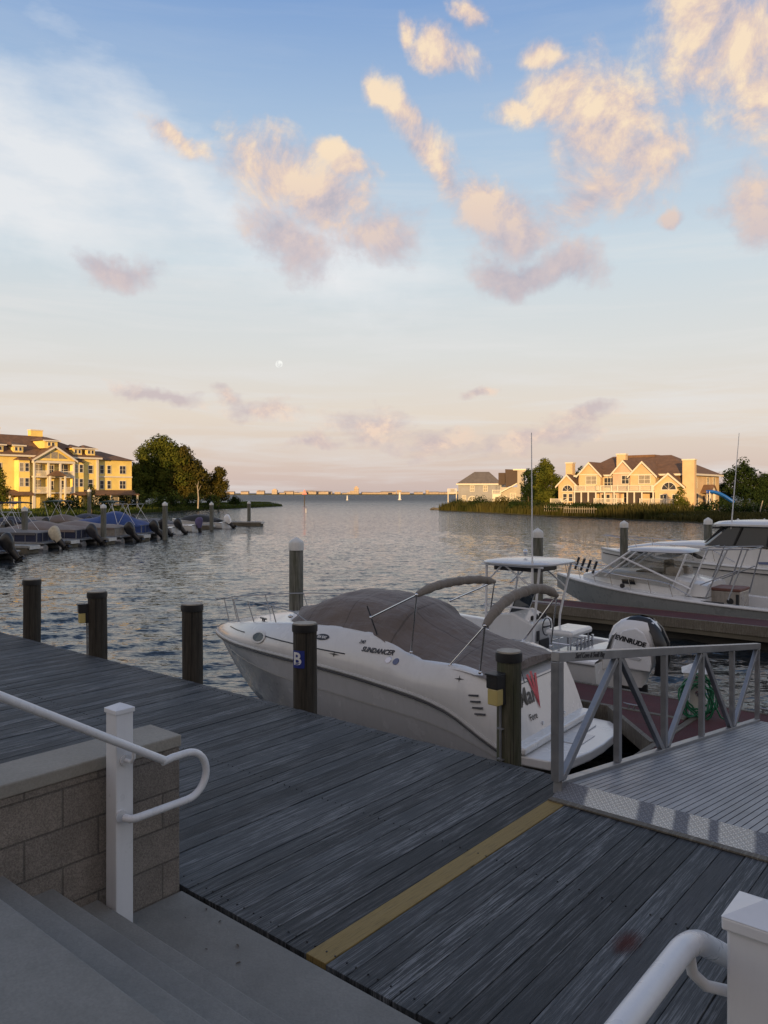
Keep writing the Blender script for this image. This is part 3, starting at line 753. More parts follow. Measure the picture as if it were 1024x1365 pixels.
# ================================================================== red floats
ZD=-.90
def dock_float(name,label,a0,a1,b0,b1,extra=None,top='maroon'):
    o=thing(name,label,'floating dock',W(0,0,0),ROT,'floating docks with dark red decks')
    mb=MB(); mb.box(a0+.05,a1-.05,b0+.03,b1-.05,ZD-.36,ZD-.242); mb.build('float_body',M['barge'],o)
    mb=MB(); mb.box(a0+.4,a1-.4,b0+.30,b1-.3,-1.75,ZD-.361); mb.build('float_tank',M['float_dark'],o)
    mb=MB(); mb.box(a0,a1,b0,b0+.09,ZD-.24,ZD+.012); mb.box(a0,a1,b1-.09,b1,ZD-.24,ZD+.012)
    mb.box(a0,a0+.09,b0+.092,b1-.092,ZD-.24,ZD+.012); mb.box(a1-.09,a1,b0+.092,b1-.092,ZD-.24,ZD+.012); mb.build('edge_timber',M['timber'],o,bevel=.008)
    mb=MB(); mb.box(a0+.092,a1-.092,b0+.092,b1-.092,ZD-.08,ZD); mb.build('carpet',M[top],o)
    return o
f1=dock_float('dock_float','short red finger dock along the starboard side of the covered cruiser',-11.6,-3.82,11.2,12.35)
f2=dock_float('dock_float','wide red landing float under the foot of the gangway',-3.78,9,9.3,12.35)
mb=MB(); mb.prism([(-4.85,11.19),(-3.80,11.19),(-3.80,10.0)],ZD-.12,ZD+.004); mb.build('corner_brace',M['maroon'],f1,bevel=.004)
mb=MB(); mb.bar((-4.9,11.16,ZD-.09),(-3.78,9.93,ZD-.09),.07,.22); mb.build('brace_timber',M['timber'],f1)
f3=dock_float('dock_float','long red finger dock in front of the grey hulled fishing boat',-11.5,6,20.2,21.45)
f4=dock_float('dock_float','far finger dock hidden behind the white cabin cruiser',-8,8,33.0,34.2,top='timber')

# cleats on floats
def cleat(a,b,rot,label):
    o=thing('dock_cleat',label,'cleat',W(a,b,ZD+.012),ROT+rot,'dock cleats')
    mb=MB(); mb.tube([(-.13,0,.075),(-.07,0,.062),(.07,0,.062),(.13,0,.075)],[.008,.014,.014,.008],8); mb.cyl((-.04,0,0),(-.04,0,.06),.014); mb.cyl((.04,0,0),(.04,0,.06),.014)
    mb.build('horn',M['alu'],o,smooth=True)
cleat(-4.6,11.26,0,'small metal cleat on the near corner of the short finger dock')
cleat(-3.0,12.3,0,'small metal cleat on the landing float beyond the hose pedestal')

# pedestal with hose
pd=thing('dock_pedestal','white utility pedestal with a pitched top standing on the red float','pedestal',W(-3.86+.1,11.62,ZD),ROT+R(20))
mb=MB(); mb.box(-.11,.11,-.09,.09,.0,.58); mb.build('post',M['white_cap'],pd,bevel=.01)
mb=MB(); mb.box(-.19,.19,-.17,.17,.58,.64)
mb.add([(-.22,-.20,.641),(.22,-.20,.641),(.22,.20,.641),(-.22,.20,.641),(-.07,0,.75),(.07,0,.75)],[(0,1,5,4),(1,2,5),(2,3,4,5),(3,0,4),(0,3,2,1)])
mb.build('lid',M['white_cap'],pd,bevel=.008)
mb=MB(); mb.cyl((0,-.12,.35),(0,-.06,.35),.03); mb.cyl((0,-.115,.35),(0,-.115,.30),.014); mb.build('tap',M['steel'],pd,smooth=True)
rnd=random.Random(2); pts=[]
for i in range(170):
    q=2*PI*i/21; rr=.205+.05*math.sin(i*.37)+.02*math.sin(i*1.3)
    pts.append((rr*math.cos(q)*.95+.02*math.sin(i*.11),-.13-.0009*i*.9+.02*math.sin(i*.9),.30+rr*1.25*math.sin(q)-.03*math.sin(i*.05)))
pts+=[(.30,-.25,.06),(.42,-.32,.018),(.60,-.30,.018),(.75,-.15,.018)]
mb=MB(); mb.tube(pts,.0125,7); hs=mb.build('garden_hose',M['green_hose'],None,smooth=True,loc=W(-3.76,11.62,ZD),rotz=ROT+R(20))
tag(hs,'green garden hose coiled on the white dock pedestal','hose')

# ================================================================== covered cabin cruiser
S_=W(-5.12,9.79); B_=W(-12.1,9.41); hd=math.atan2(B_.y-S_.y,B_.x-S_.x)
cr=thing('cabin_cruiser','white cabin cruiser under a taupe canvas cover, moored along the boardwalk','boat',(S_.x,S_.y,ZW),hd)
Bm=[(0,1.14),(.5,1.21),(1.5,1.27),(3,1.28),(4,1.22),(4.8,1.08),(5.5,.87),(6.1,.60),(6.55,.34),(6.85,.14),(7.0,.02)]
ZR=[(0,.42),(.2,.55),(.43,.68),(.7,.83),(.95,.94),(1.3,1.04),(2,1.14),(2.8,1.22),(3.8,1.27),(5,1.27),(6,1.24),(7,1.20)]
ZG=[(0,1.36),(.3,1.40),(.6,1.45),(1.0,1.49),(1.45,1.49),(1.7,1.53),(1.95,1.62),(2.2,1.72),(2.5,1.78),(3,1.79),(3.8,1.76),(4.6,1.68),(5.4,1.58),(6.1,1.46),(6.6,1.37),(6.85,1.31),(7.0,1.24)]
GIN=[(0,.10),(1.3,.13),(2.2,.22),(3.5,.24),(5,.22),(6,.20),(6.6,.14),(6.85,.08),(7,.01)]   # how far the gunwale lies inboard of the rub rail
CHY=[(0,1.04),(3,1.08),(4,.98),(5,.70),(5.8,.38),(6.3,.17),(6.6,.07),(7,.015)]
CHZ=[(0,.03),(3,.08),(4.5,.22),(5.5,.45),(6.2,.70),(6.6,.88),(7,1.15)]
KZ=[(0,-.45),(4.3,-.42),(5.2,-.25),(5.8,0),(6.2,.30),(6.6,.70),(6.85,1.0),(7,1.17)]
f=lambda T,x: sm_interp(T,x)
xs=[0,.1,.2,.32,.45,.6,.8,1.0,1.25,1.5,1.8,2.1,2.4,2.8,3.2,3.6,4,4.4,4.8,5.2,5.5,5.8,6.1,6.35,6.55,6.7,6.85,6.95,7.0]
def hull_sec(x):
    B,zr,cy,cz,kz=f(Bm,x),f(ZR,x),f(CHY,x),f(CHZ,x),f(KZ,x)
    cz=min(cz,zr-.08); cy=min(cy,B*.97)
    zk=cz+(zr-cz)*.66; yk=cy+(B-cy)*.72
    h=[(x,0,kz),(x,cy*.5,kz+(cz-kz)*.55),(x,cy,cz),(x,cy+.02*min(1,cy),cz+.03),(x,yk,zk),(x,yk+.012,zk+.012),(x,(yk+B)/2+.004,(zk+zr)/2+.01),(x,B-.012,zr-.03)]
    return h
def mirror(sec): return [(p[0],-p[1],p[2]) for p in reversed(sec[1:])]+sec
mb=MB(); secs=[mirror(hull_sec(x)) for x in xs]; mb.loft(secs); mb.add(secs[0],[tuple(range(len(secs[0])))])
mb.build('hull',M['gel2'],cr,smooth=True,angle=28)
def side_pt(x,t):      # t 0 rub rail .. 1 gunwale
    B,zr,zg,gi=f(Bm,x),f(ZR,x),f(ZG,x),min(f(GIN,x),f(Bm,x)*.9)
    bul=math.sin(t*PI)*.05*min(1,B)
    y=B-gi*(t**1.7)+bul*.6; z=zr+(zg-zr)*t
    return Vector((x,y,z))
def rake(x,z): return x+max(0,(z-.45))*.35*max(0,1-x/.9)      # the transom leans forward
def deck_sec(x):
    s=[side_pt(x,t) for t in (0,.10,.22,.4,.6,.8,.92,1)]
    g=s[-1]; B=f(Bm,x)
    s+= [Vector((x,max(0,g.y-.03),g.z+.018)),Vector((x,g.y*.86,g.z+.02))]
    cr_=.10*min(1,g.y)
    if x>4.15: s+=[Vector((x,g.y*.5,g.z+.02+cr_*.8)),Vector((x,0,g.z+.02+cr_))]
    else: s+=[Vector((x,g.y*.80,g.z-.10)),Vector((x,0,g.z-.10))]
    for v in s: v.x=rake(v.x,v.z)
    return [tuple(v) for v in reversed(s)]
mb=MB(); D=[deck_sec(x) for x in xs]; full=[sec[:-0 or None]+[(p[0],-p[1],p[2]) for p in reversed(sec[:-1])] for sec in [[*reversed(d)] for d in D]]
full=[ [*d]+[(p[0],-p[1],p[2]) for p in reversed(d[:-1])] for d in [[*reversed(q)] for q in D]]
mb.loft(full)
# transom face: ring of the first station
first=full[0]; mb.add(first,[tuple(range(len(first)))])
mb.build('topsides',M['gel'],cr,smooth=True,angle=32)
# rub rail
mb=MB(); path=[(rake(x,f(ZR,x)),f(Bm,x)+.006,f(ZR,x)-.012) for x in xs if x<6.99]+[(7.03,0,f(ZR,7)-.012)]+[(rake(x,f(ZR,x)),-f(Bm,x)-.006,f(ZR,x)-.012) for x in reversed(xs) if x<6.99]
mb.tube(path,.026,8); mb.build('rub_rail',M['rub'],cr,smooth=True)
mb=MB(); mb.tube([(p[0],p[1]*1.0+(.004 if p[1]>0 else -.004),p[2]-.042) for p in path],.014,6); mb.build('rub_insert',M['crease'],cr,smooth=True)  # dark tube along the lower edge of the rub rail
# moulded line high on the topsides, dark feature line
def on_side(x,z,off=.006,sgn=1):
    zr,zg=f(ZR,x),f(ZG,x); t=max(0,min(1,(z-zr)/max(.05,zg-zr))); p=side_pt(x,t); return Vector((rake(x,p.z),(p.y+off)*sgn,p.z))
for x0,x1,za,zb in ((6.1,5.3,1.42,1.46),(4.7,2.75,1.50,1.47),):
    mb=MB(); n=14; mb.tube([on_side(x0+(x1-x0)*i/n,za+(zb-za)*i/n,.004) for i in range(n+1)],.010,5); mb.build('feature_line',M['decal'],cr,smooth=True)
# hull moulding crease seen half way down
mb=MB(); pts=[]
for x in [0.3+.3*i for i in range(20)]:
    h=hull_sec(x); p=h[4]; pts.append((p[0],p[1]+.003,p[2]))
mb.tube(pts,.008,5); mb.build('hull_moulding',M['rub'],cr,smooth=True)
# oval port
def oval(mb,cx,cz,rx,rz,off,n=28,inner=0):
    ring=[];
    for j in range(n):
        q=2*PI*j/n; x=cx+rx*math.cos(q); z=cz+rz*math.sin(q)-.06*rx*math.cos(q); ring.append(on_side(x,z,off))
    return ring
mb=MB(); r1,r2=oval(mb,4.78,1.46,.19,.095,.016),oval(mb,4.78,1.46,.155,.068,.014); mb.loft([oval(mb,4.78,1.46,.20,.105,.0),r1,r2],closed=True); pr=mb.build('porthole',M['white_cap'],cr,smooth=True)
mb=MB(); mb.add(oval(mb,4.78,1.46,.16,.072,.010),[tuple(range(28))]); mb.build('pane',M['glass'],pr)
# oval maker badge and lettering on the port side
mb=MB(); mb.add(oval(mb,3.28,1.645,.14,.042,.007),[tuple(range(28))]); bd=mb.build('oval_badge',M['decal'],cr)
def side_text(name,body,size,x,z,mat,parent=cr,slope=0.0,shear=0,bold=0,off=.010):
    return lettering(name,body,size,mat,parent,Matrix.Identity(4),shear=shear,bold=bold,fn=lambda v: on_side(x-v[0],z+v[1]+slope*v[0],off+v[2]))
side_text('lettering','SEA RAY',.05,3.28,1.645,M['decal_white'],bd,bold=.001,off=.012)
side_text('model_lettering','SUNDANCER',.088,2.20,1.565,M['decal'],bold=.003,shear=.35,slope=-.02)
side_text('model_number','240',.065,2.50,1.66,M['decal'],bold=.001,shear=.4)
side_text('registration','MD 4871 BK',.05,4.72,1.60,M['decal'],bold=.001) if False else None
def star(x,z,s,name='compass_star'):
    mb=MB(); pts=[]
    for j in range(8):
        q=PI/4*j; rr=(s if j%4==0 else s*.42) if j%2==0 else s*.13
        pts.append(on_side(x+rr*math.cos(q),z+rr*math.sin(q),.007))
    mb.add(pts,[tuple(range(8))]); mb.build(name,M['decal'],cr)
star(2.95,1.44,.11); star(.78,1.36,.11)
mb=MB()
for k,(x,m) in enumerate(((1.98,'steel'),(1.86,'decal_blue'))):
    mb=MB(); mb.add(oval(mb,x,1.47-.01*k,.042,.038,.012),[tuple(range(28))]); mb.loft([oval(mb,x,1.47-.01*k,.047,.043,0),oval(mb,x,1.47-.01*k,.042,.038,.012)],closed=True); mb.build('round_fitting',M[m],cr,smooth=True)
for i in range(4):        # engine vents
    mb=MB(); z=1.17-.075*i; x=.47-.03*i
    mb.loft([[on_side(x+.10,z+.012,.003),on_side(x+.10,z-.004,.014)],[on_side(x-.09,z+.022,.003),on_side(x-.09,z-.002,.016)]]); mb.build('vent',M['decal'],cr)
# swim platform and stern bulge
mb=MB(); outl=[(.05,-1.10),(-.42,-1.06),(-.62,-.85),(-.70,-.4),(-.72,0),(-.70,.4),(-.62,.85),(-.42,1.06),(.05,1.10)]
mb.prism(outl,.36,.485); sp=mb.build('swim_platform',M['gel'],cr,bevel=.02)
mb=MB(); mb.box(-.50,-.16,-.25,.25,.489,.493); mb.box(-.34,-.32,-.7,-.35,.489,.50); mb.build('ladder_hatch',M['gel2'],sp,bevel=.003)
mb=MB(); mb.box(-.12,.12,-1.13,1.13,.50,.60); mb.build('transom_step',M['gel'],cr,bevel=.03)
# transom lettering: plane of the leaning transom, read from astern
tz=lambda z: rake(0,z)
def tr_fn(y,z): 
    return lambda v: Vector((tz(z+v[1])-.012-v[2], y-v[0], z+v[1]))
lettering('name_lettering','Mar',.31,M['decal'],cr,Matrix.Identity(4),shear=.2,bold=.004,fn=tr_fn(.42,1.06))
lettering('name_lettering','e',.36,M['decal'],cr,Matrix.Identity(4),shear=.25,bold=.004,fn=tr_fn(-.42,1.06))
lettering('port_lettering','Fore',.12,M['decal'],cr,Matrix.Identity(4),bold=.001,fn=tr_fn(.40,.80))
mb=MB()
for p in ([(.24,1.32),(.21,1.18),(.17,1.02),(.15,.86)],[(.12,1.34),(.13,1.16),(.15,1.0),(.15,.86)],[(.0,1.30),(.06,1.15),(.12,.98),(.15,.88)]):
    L1=[];L2=[]
    for i,(y,z) in enumerate(p):
        ww=(.035,.030,.02,.006)[i]; L1.append((tz(z)-.014,y-ww,z)); L2.append((tz(z)-.014,y+ww,z))
    mb.loft([L1,L2])
mb.build('red_flourish',M['decal_red'],cr)
mb=MB(); mb.tube([(tz(1.23)-.006,.98,1.23),(tz(1.23)-.006,.2,1.235),(tz(1.23)-.006,-.6,1.23)],.006,5); mb.tube([(tz(1.23)-.006,.36,1.23),(tz(1.42)-.006,.36,1.42)],.005,5); mb.build('door_seam',M['decal'],cr)
for y,z in ((.72,1.33),(.95,.68),(.2,.67),(-.5,.66)):
    mb=MB(); mb.cyl((tz(z)-.02,y,z),(tz(z)+.01,y,z),.024,n=12); mb.build('transom_fitting',M['decal_blue'] if z>1 else M['steel'],cr,smooth=True)
# canvas cover
CTOP=[(.34,1.50),(.8,1.62),(1.3,1.78),(1.9,2.06),(2.3,2.20),(2.9,2.27),(3.4,2.25),(3.75,2.17),(4.2,1.95),(4.5,1.88),(4.72,1.86)]
cxs=[.36,.5,.7,.95,1.2,1.45,1.65,1.8,1.95,2.1,2.3,2.6,3.0,3.4,3.7,4.0,4.25,4.45,4.6,4.70]
def can_sec(x):
    g=side_pt(x,1); zt=f(CTOP,x)
    yb=g.y+.012; zb=g.z-.03
    if 2.1<x<=4.25: yb=g.y-.02*(x-2.1); zb=g.z+.012
    if x>4.0: yb=g.y*(.96 if x<4.2 else max(.12,.96-(x-4.2)*1.55)); zb=f(ZG,x)+.10*min(1,g.y)*.8*(1-yb/g.y)+.016
    h=max(.012,zt-zb)
    out=[]
    if x<2.0: prof=((1,0),(.97,.05),(.90,.15),(.76,.34),(.58,.56),(.38,.78),(.18,.94),(0,1))
    else: prof=((1,0),(.95,.12),(.86,.36),(.75,.60),(.62,.80),(.42,.90),(.21,.96),(0,1))
    for u,v in prof:
        out.append((x,yb*u,zb+h*v))
    return out
secs=[]
for x in cxs:
    s=can_sec(x); secs.append(s+[(p[0],-p[1],p[2]) for p in reversed(s[:-1])])
mb=MB(); mb.loft(secs); mb.add(secs[0],[tuple(range(15))])
cv=mb.build('canvas_cover',M['canvas'],cr,smooth=True,angle=180)
cs_=cv.data.attributes.new('crease_edge','FLOAT','EDGE')
for e_ in cv.data.edges:
    x0_,x1_=(cv.data.vertices[k_].co.x for k_ in e_.vertices)
    if abs(x0_-x1_)<1e-5 and any(abs(x0_-q_)<.03 for q_ in (1.2,2.1,3.4)): cs_.data[e_.index].value=.75
sb=cv.modifiers.new('sub','SUBSURF'); sb.levels=2; sb.render_levels=3
tx=bpy.data.textures.new('folds','CLOUDS'); tx.noise_scale=.42; tx.noise_depth=2
dm=cv.modifiers.new('folds','DISPLACE'); dm.texture=tx; dm.strength=.07; dm.mid_level=.5; dm.texture_coords='LOCAL'
# seams of the cover
for pts in ([(2.28,1.06,1.76),(2.42,1.0,1.95),(2.62,.86,2.12)],):
    mb=MB(); mb.tube([(a_,b_+.02,c_+.02) for a_,b_,c_ in pts],.012,5); mb.build('canvas_seam',M['black_canvas'],cr,smooth=True)
mb=MB(); 
for q in (1,): 
    pass
# bimini frames in their rolled boots
def bimini(x0,zp,zm,zs,xm,feet,rr,lbl):
    pts=[]; n=26
    for i in range(n+1):
        t_=i/n; y=1.12-2.24*t_; 
        z=zp+(zs-zp)*t_+(zm-(zp+zs)/2)*(1-abs(2*t_-1)**2.6); x=x0+xm*math.sin(PI*t_)
        pts.append((x,y,z))
    rad=[rr*(.55+.45*min(1,min(i,n-i)/2.5))*(1+.10*math.sin(i*1.9)) for i in range(n+1)]
    mb=MB(); mb.tube(pts,rad,14); b=mb.build('bimini_boot',M['boot'],cr,smooth=True,angle=70)
    for s,(p) in ((1,pts[0]),(-1,pts[-1])):
        mb=MB()
        for fx_,fz in feet: mb.tube([p,(fx_,1.10*s,fz)],.0125,8)
        mb.ball(p,.03)
        for fx_,fz in feet: mb.ball((fx_,1.10*s,fz),.025)
        mb.build('bimini_strut',M['steel'],cr,smooth=True)
bimini(1.55,2.42,2.50,2.40,.05,[(1.66,1.60),(2.38,2.02)],.064,'')
bimini(.46,2.10,2.42,2.26,.03,[(1.02,1.50),(.55,1.47)],.072,'')
# bow rail
mb=MB()
for s in (1,-1):
    top=[]; 
    for i,x in enumerate((3.7,4.0,4.6,5.2,5.8,6.3,6.7,6.95)):
        yy=max(.10,f(Bm,x)-.20); zt_=f(ZG,x)+(.06,.20,.30,.36,.42,.46,.50,.52)[i]; top.append((x+.0,yy*s,zt_))
    mb.tube(top+[(7.08,.0,f(ZG,6.95)+.53)],.009,8)
    for x,xl in ((4.6,4.5),(5.4,5.25),(6.1,5.95),(6.7,6.55)):
        yy=max(.10,f(Bm,x)-.20); mb.tube([(xl,yy*s,f(ZG,xl)+.02),(x,yy*s,f(ZG,x)+interp([(4,.20),(4.6,.30),(5.2,.36),(5.8,.42),(6.3,.46),(6.7,.50)],x))],.010,7)
mb.build('bow_rail',M['alu'],cr,smooth=True)
mb=MB(); mb.box(-.10,.10,-.02,.02,.04,.06); mb.cyl((-.03,0,0),(-.03,0,.05),.012); mb.cyl((.03,0,0),(.03,0,.05),.012)
mb.build('cleat',M['decal'],cr,loc=(5.0,.72,f(ZG,5.0)+.02),rotz=R(-18))
mb=MB(); mb.ball((0,0,0),.045,.035,.03); mb.build('navigation_light',M['steel'],cr,loc=(4.1,1.0,1.86),smooth=True)
# mooring line round the bow cleat to the dock
mb=MB(); 
p0=Vector((0,0,0)); 
def rope(a,b,sag,n=14): return [a.lerp(b,i/n)+Vector((0,0,-sag*4*(i/n)*(1-i/n))) for i in range(n+1)]
def boat_pt(v): return Matrix.Rotation(hd,4,'Z')@Vector(v)+Vector((S_.x,S_.y,ZW))
def mooring(name,a_,b_,sag,label,wraps=None,r=.011):
    mb=MB(); o_=a_.copy(); mb.tube([p-o_ for p in rope(a_,b_,sag,20)],r,7)
    if wraps:
        c_,rr=wraps
        for k in range(3):
            pts=[Vector((c_.x+(rr+.012)*math.cos(2*PI*i/18),c_.y+(rr+.012)*math.sin(2*PI*i/18),c_.z-.03*k-.03*i/18))-o_ for i in range(19)]; mb.tube(pts,r,7)
    ob_=mb.build(name,M['rope'],None,smooth=True,loc=o_); tag(ob_,label,'rope',None); return ob_
M['rope']=simple('white_mooring_rope',(.42,.40,.36),.9,var=.2,scale=30,bump=.5,bscale=200)
c5=None
if False: mooring('mooring_line',boat_pt((5.0,.74,1.66)),c5+Vector((.10,.09,0)),.16,'slack rope from the cruiser foredeck cleat to the piling left of the bow',(c5,.138))
# ================================================================== outboard motors
def outboard(parent,x,y,z,s=1.0,cowl='engine_black',tilt=0,cover=None,label=None,yaw=0):
    """engine hung on a transom: local +x is forward, z at the transom top"""
    o=bpy.data.objects.new('outboard_motor',None); C.objects.link(o); o.parent=parent; o.location=(x,y,z); o.rotation_euler=(0,R(tilt),R(yaw)); o.scale=(s,s,s)
    if label: o['label']=label
    # cowling lofted along its height
    prof=[(-.34,.04,.36,.12),(-.10,.12,.44,.15),(-.02,.17,.50,.18),(.15,.19,.56,.20),(.38,.17,.60,.21),(.54,.10,.59,.20),(.64,-.02,.52,.16),(.69,-.14,.42,.09),(.70,-.22,.32,.03)]
    mb=MB(); secs=[]
    for zz,fr,bk,w_ in prof:      # fr: forward reach, bk: rearward reach
        ring=[]
        for j in range(20):
            q=2*PI*j/20; cx=(fr-bk)/2; rx=(fr+bk)/2; e=.62
            ring.append((cx+rx*math.copysign(abs(math.cos(q))**e,math.cos(q)),w_*math.copysign(abs(math.sin(q))**e,math.sin(q)),zz))
        secs.append(ring)
    mb.loft(secs,closed=True,caps=True); c=mb.build('cowling' if not cover else 'motor_cover',M[cover or cowl],o,smooth=True,angle=50)
    mb=MB(); mb.loft([[(cx_+rx_*math.cos(2*PI*j/14),w_*math.sin(2*PI*j/14),zz) for j in range(14)] for zz,cx_,rx_,w_ in ((-.30,-.18,.22,.12),(-.55,-.20,.21,.11),(-.85,-.22,.18,.08),(-.95,-.24,.22,.07),(-1.1,-.24,.14,.04),(-1.3,-.22,.06,.02))],closed=True,caps=True)
    mb.box(-.56,-.02,-.15,.15,-.90,-.88)
    mb.tube([(-.55,0,-1.0),(-.4,0,-1.0),(-.05,0,-1.0),(.05,0,-1.0)],[.03,.06,.06,.01],10)
    mb.build('leg',M['engine_black' if cowl!='engine_white' else 'engine_black'],o,smooth=True)
    mb=MB()
    for k in range(3):
        m=Matrix.Translation((-.58,0,-1.0))@Matrix.Rotation(R(120*k),4,'X')@Matrix.Rotation(R(25),4,'Z')
        mb.box(-.008,.008,-.05,.05,.03,.17,m=m)
    mb.build('propeller',M['engine_grey'],o)
    mb=MB(); mb.box(-.02,.06,-.14,.14,-.38,-.05); mb.build('bracket',M['engine_grey'],o,bevel=.01)
    return o,c

# ================================================================== generic planing hull
def hull(parent,L,B,fs,fb,mat='gel',deck_mat=None,cockpit=None,floor=.30,stripe=None,flare=.86,name='hull'):
    """x 0 transom..L bow.  cockpit=(x0,x1,inset): sunk well"""
    hb=lambda x: B/2*(1-max(0,(x/L-.40)/.60)**2.5)*(.94+.06*min(1,x/L/.3))
    zs=lambda x: fs+(fb-fs)*(x/L)**1.8
    n=26; xs_=[L*(1-(1-i/n)**1.35) for i in range(n+1)]
    secs=[]
    for x in xs_:
        b=max(.015,hb(x)); z=zs(x); u=x/L
        cy=b*(flare-.30*max(0,(u-.5)/.5)**1.5); cz=.03+ max(0,(u-.5)/.5)**2*(fb*.62); kz=-.35+max(0,(u-.62)/.38)**1.7*(fb+.25)
        cz=min(cz,z-.05); kz=min(kz,cz)
        s=[(x,0,kz),(x,cy*.5,(kz+cz)/2+.0),(x,cy,cz),(x,cy+.02*b,cz+.03),(x,cy+(b-cy)*.6,cz+(z-cz)*.55),(x,b,z)]
        secs.append(mirror(s))
    mb=MB(); mb.loft(secs); mb.add(secs[0],[tuple(range(len(secs[0])))])
    h=mb.build(name,M[mat],parent,smooth=True,angle=30)
    # rail
    p=[(x,max(.015,hb(x))+.008,zs(x)-.02) for x in xs_]+[(x,-max(.015,hb(x))-.008,zs(x)-.02) for x in reversed(xs_)]
    mb=MB(); mb.tube(p,.024,6); mb.build('rub_rail',M['rub'],parent,smooth=True)
    # deck with a sunk cockpit
    mb=MB(); D=[]
    cx0,cx1,ins=cockpit if cockpit else (9,9,.2)
    xs2=sorted(set([round(x,3) for x in xs_]+([cx0,cx0+.02,cx1-.02,cx1] if cockpit else [])))
    for x in xs2:
        b=max(.015,hb(x)); z=zs(x)+.03
        if cockpit and cx0+.001<x<cx1-.001:
            yi=max(.02,b-ins); s=[(x,b,zs(x)),(x,b*.985,z),(x,yi+.02,z),(x,yi,z-.02),(x,yi-.02,floor),(x,0,floor)]
        else:
            cr_=.06*min(1,b); s=[(x,b,zs(x)),(x,b*.985,z),(x,b*.8,z+cr_*.4),(x,b*.5,z+cr_*.7),(x,b*.25,z+cr_*.9),(x,0,z+cr_)]
        D.append(s+[(q[0],-q[1],q[2]) for q in reversed(s[:-1])])
    mb.loft(D); mb.build('deck',M[deck_mat or mat],parent,smooth=True,angle=30)
    return hb,zs
def bowrail(parent,hb,zs,L,x0,x1,h,ins=.12,mat='steel',n=7,r=.014):
    mb=MB(); 
    for s in (1,-1):
        pts=[]
        for i in range(n*2+1):
            x=x0+(x1-x0)*i/(n*2); y=max(.05,hb(x)-ins)*s; pts.append((x,y,zs(x)+h*min(1,.25+i/3)))
        mb.tube(pts,r,7)
        for i in range(1,n+1):
            x=x0+(x1-x0)*(i/n); y=max(.05,hb(x)-ins)*s; mb.tube([(x-.10,y,zs(x-.1)+.02),(x,y,zs(x)+h*min(1,.25+i*2/3))],r*.8,6)
    x=x1; y=max(.05,hb(x)-ins); mb.tube([(x,y,zs(x)+h),(x+.12,0,zs(x)+h),(x,-y,zs(x)+h)],r,7)
    return mb.build('bow_rail',M[mat],parent,smooth=True)

# ================================================================== centre console boat with the white outboard
cc=thing('centre_console_boat','white centre console boat with a hard top and a big white outboard','boat',W(-5.85,13.80,ZW),R(140))
hb,zs=hull(cc,6.9,2.35,.86,1.25,'gel',cockpit=(.55,5.0,.20),floor=.42)
mb=MB(); mb.box(-.02,.55,-.8,.8,.70,.93); mb.build('transom_well',M['gel'],cc,bevel=.03)
cn=None
mb=MB(); mb.prism([(1.55,.43),(2.75,.43),(2.72,1.25),(2.45,1.42),(2.05,1.48),(1.62,1.30)],-.44,.44,axis='y'); con=mb.build('console',M['gel'],cc,bevel=.04)
mb=MB(); mb.prism([(2.12,1.45),(2.16,1.45),(1.98,1.90),(1.94,1.90)],-.36,.36,axis='y'); wsd=mb.build('windscreen',M['glass'],con)
mb=MB(); mb.tube([(2.40,-.42,1.44),(2.02,-.42,1.92),(2.02,.42,1.92),(2.40,.42,1.44)],.018,7); mb.tube([(2.14,.40,1.45),(1.96,.39,1.92)],.014,6); mb.tube([(2.14,-.40,1.45),(1.96,-.39,1.92)],.014,6); mb.build('windscreen_frame',M['white_post'],con,smooth=True)
mb=MB(); 
for k,(y,z) in enumerate(((.25,1.40),(.1,1.42),(-.08,1.42),(-.25,1.40),(.18,1.34),(-.15,1.34))): mb.ball((1.70,y,z),.035,.04,.03)
mb.bar((1.70,-.28,1.37),(1.70,.28,1.37),.05,.06); mb.build('gauges',M['black'],con)
mb=MB(); mb.tube([(1.52+.0,.17*math.cos(q),1.20+.17*math.sin(q)) for q in [2*PI*i/16 for i in range(17)]],.012,6); mb.bar((1.52,-.17,1.2),(1.52,.17,1.2),.02,.02); mb.bar((1.52,0,1.2),(1.62,0,1.18),.03,.03); mb.build('steering_wheel',M['black'],con,smooth=True)
mb=MB(); mb.box(1.56,1.60,-.20,.20,.75,.95); mb.box(1.545,1.56,.24,.34,.95,1.15); mb.build('console_panel',M['decal'],con)
# leaning post seat with rod holders
mb=MB(); mb.box(.75,1.32,-.45,.45,1.12,1.24); st=mb.build('seat',M['gel'],cc,bevel=.05)
mb=MB(); mb.box(.80,1.27,-.40,.40,.43,.80); mb.build('seat_box',M['gel2'],st,bevel=.03)
mb=MB()
for x in (.82,1.25):
    for y in (-.38,.38): mb.tube([(x,y,.43),(x,y,1.13)],.018,7)
    mb.tube([(x,-.38,1.0),(x,.38,1.0)],.014,6)
for y in (-.38,.38): mb.tube([(.82,y,.98),(1.25,y,.98)],.014,6)
for i in range(5): mb.cyl((.72,-.32+.16*i,.86),(.70,-.32+.16*i,1.10),.024)
mb.bar((.74,-.4,.98),(.74,.4,.98),.02,.03); mb.build('seat_frame',M['steel'],st,smooth=True)
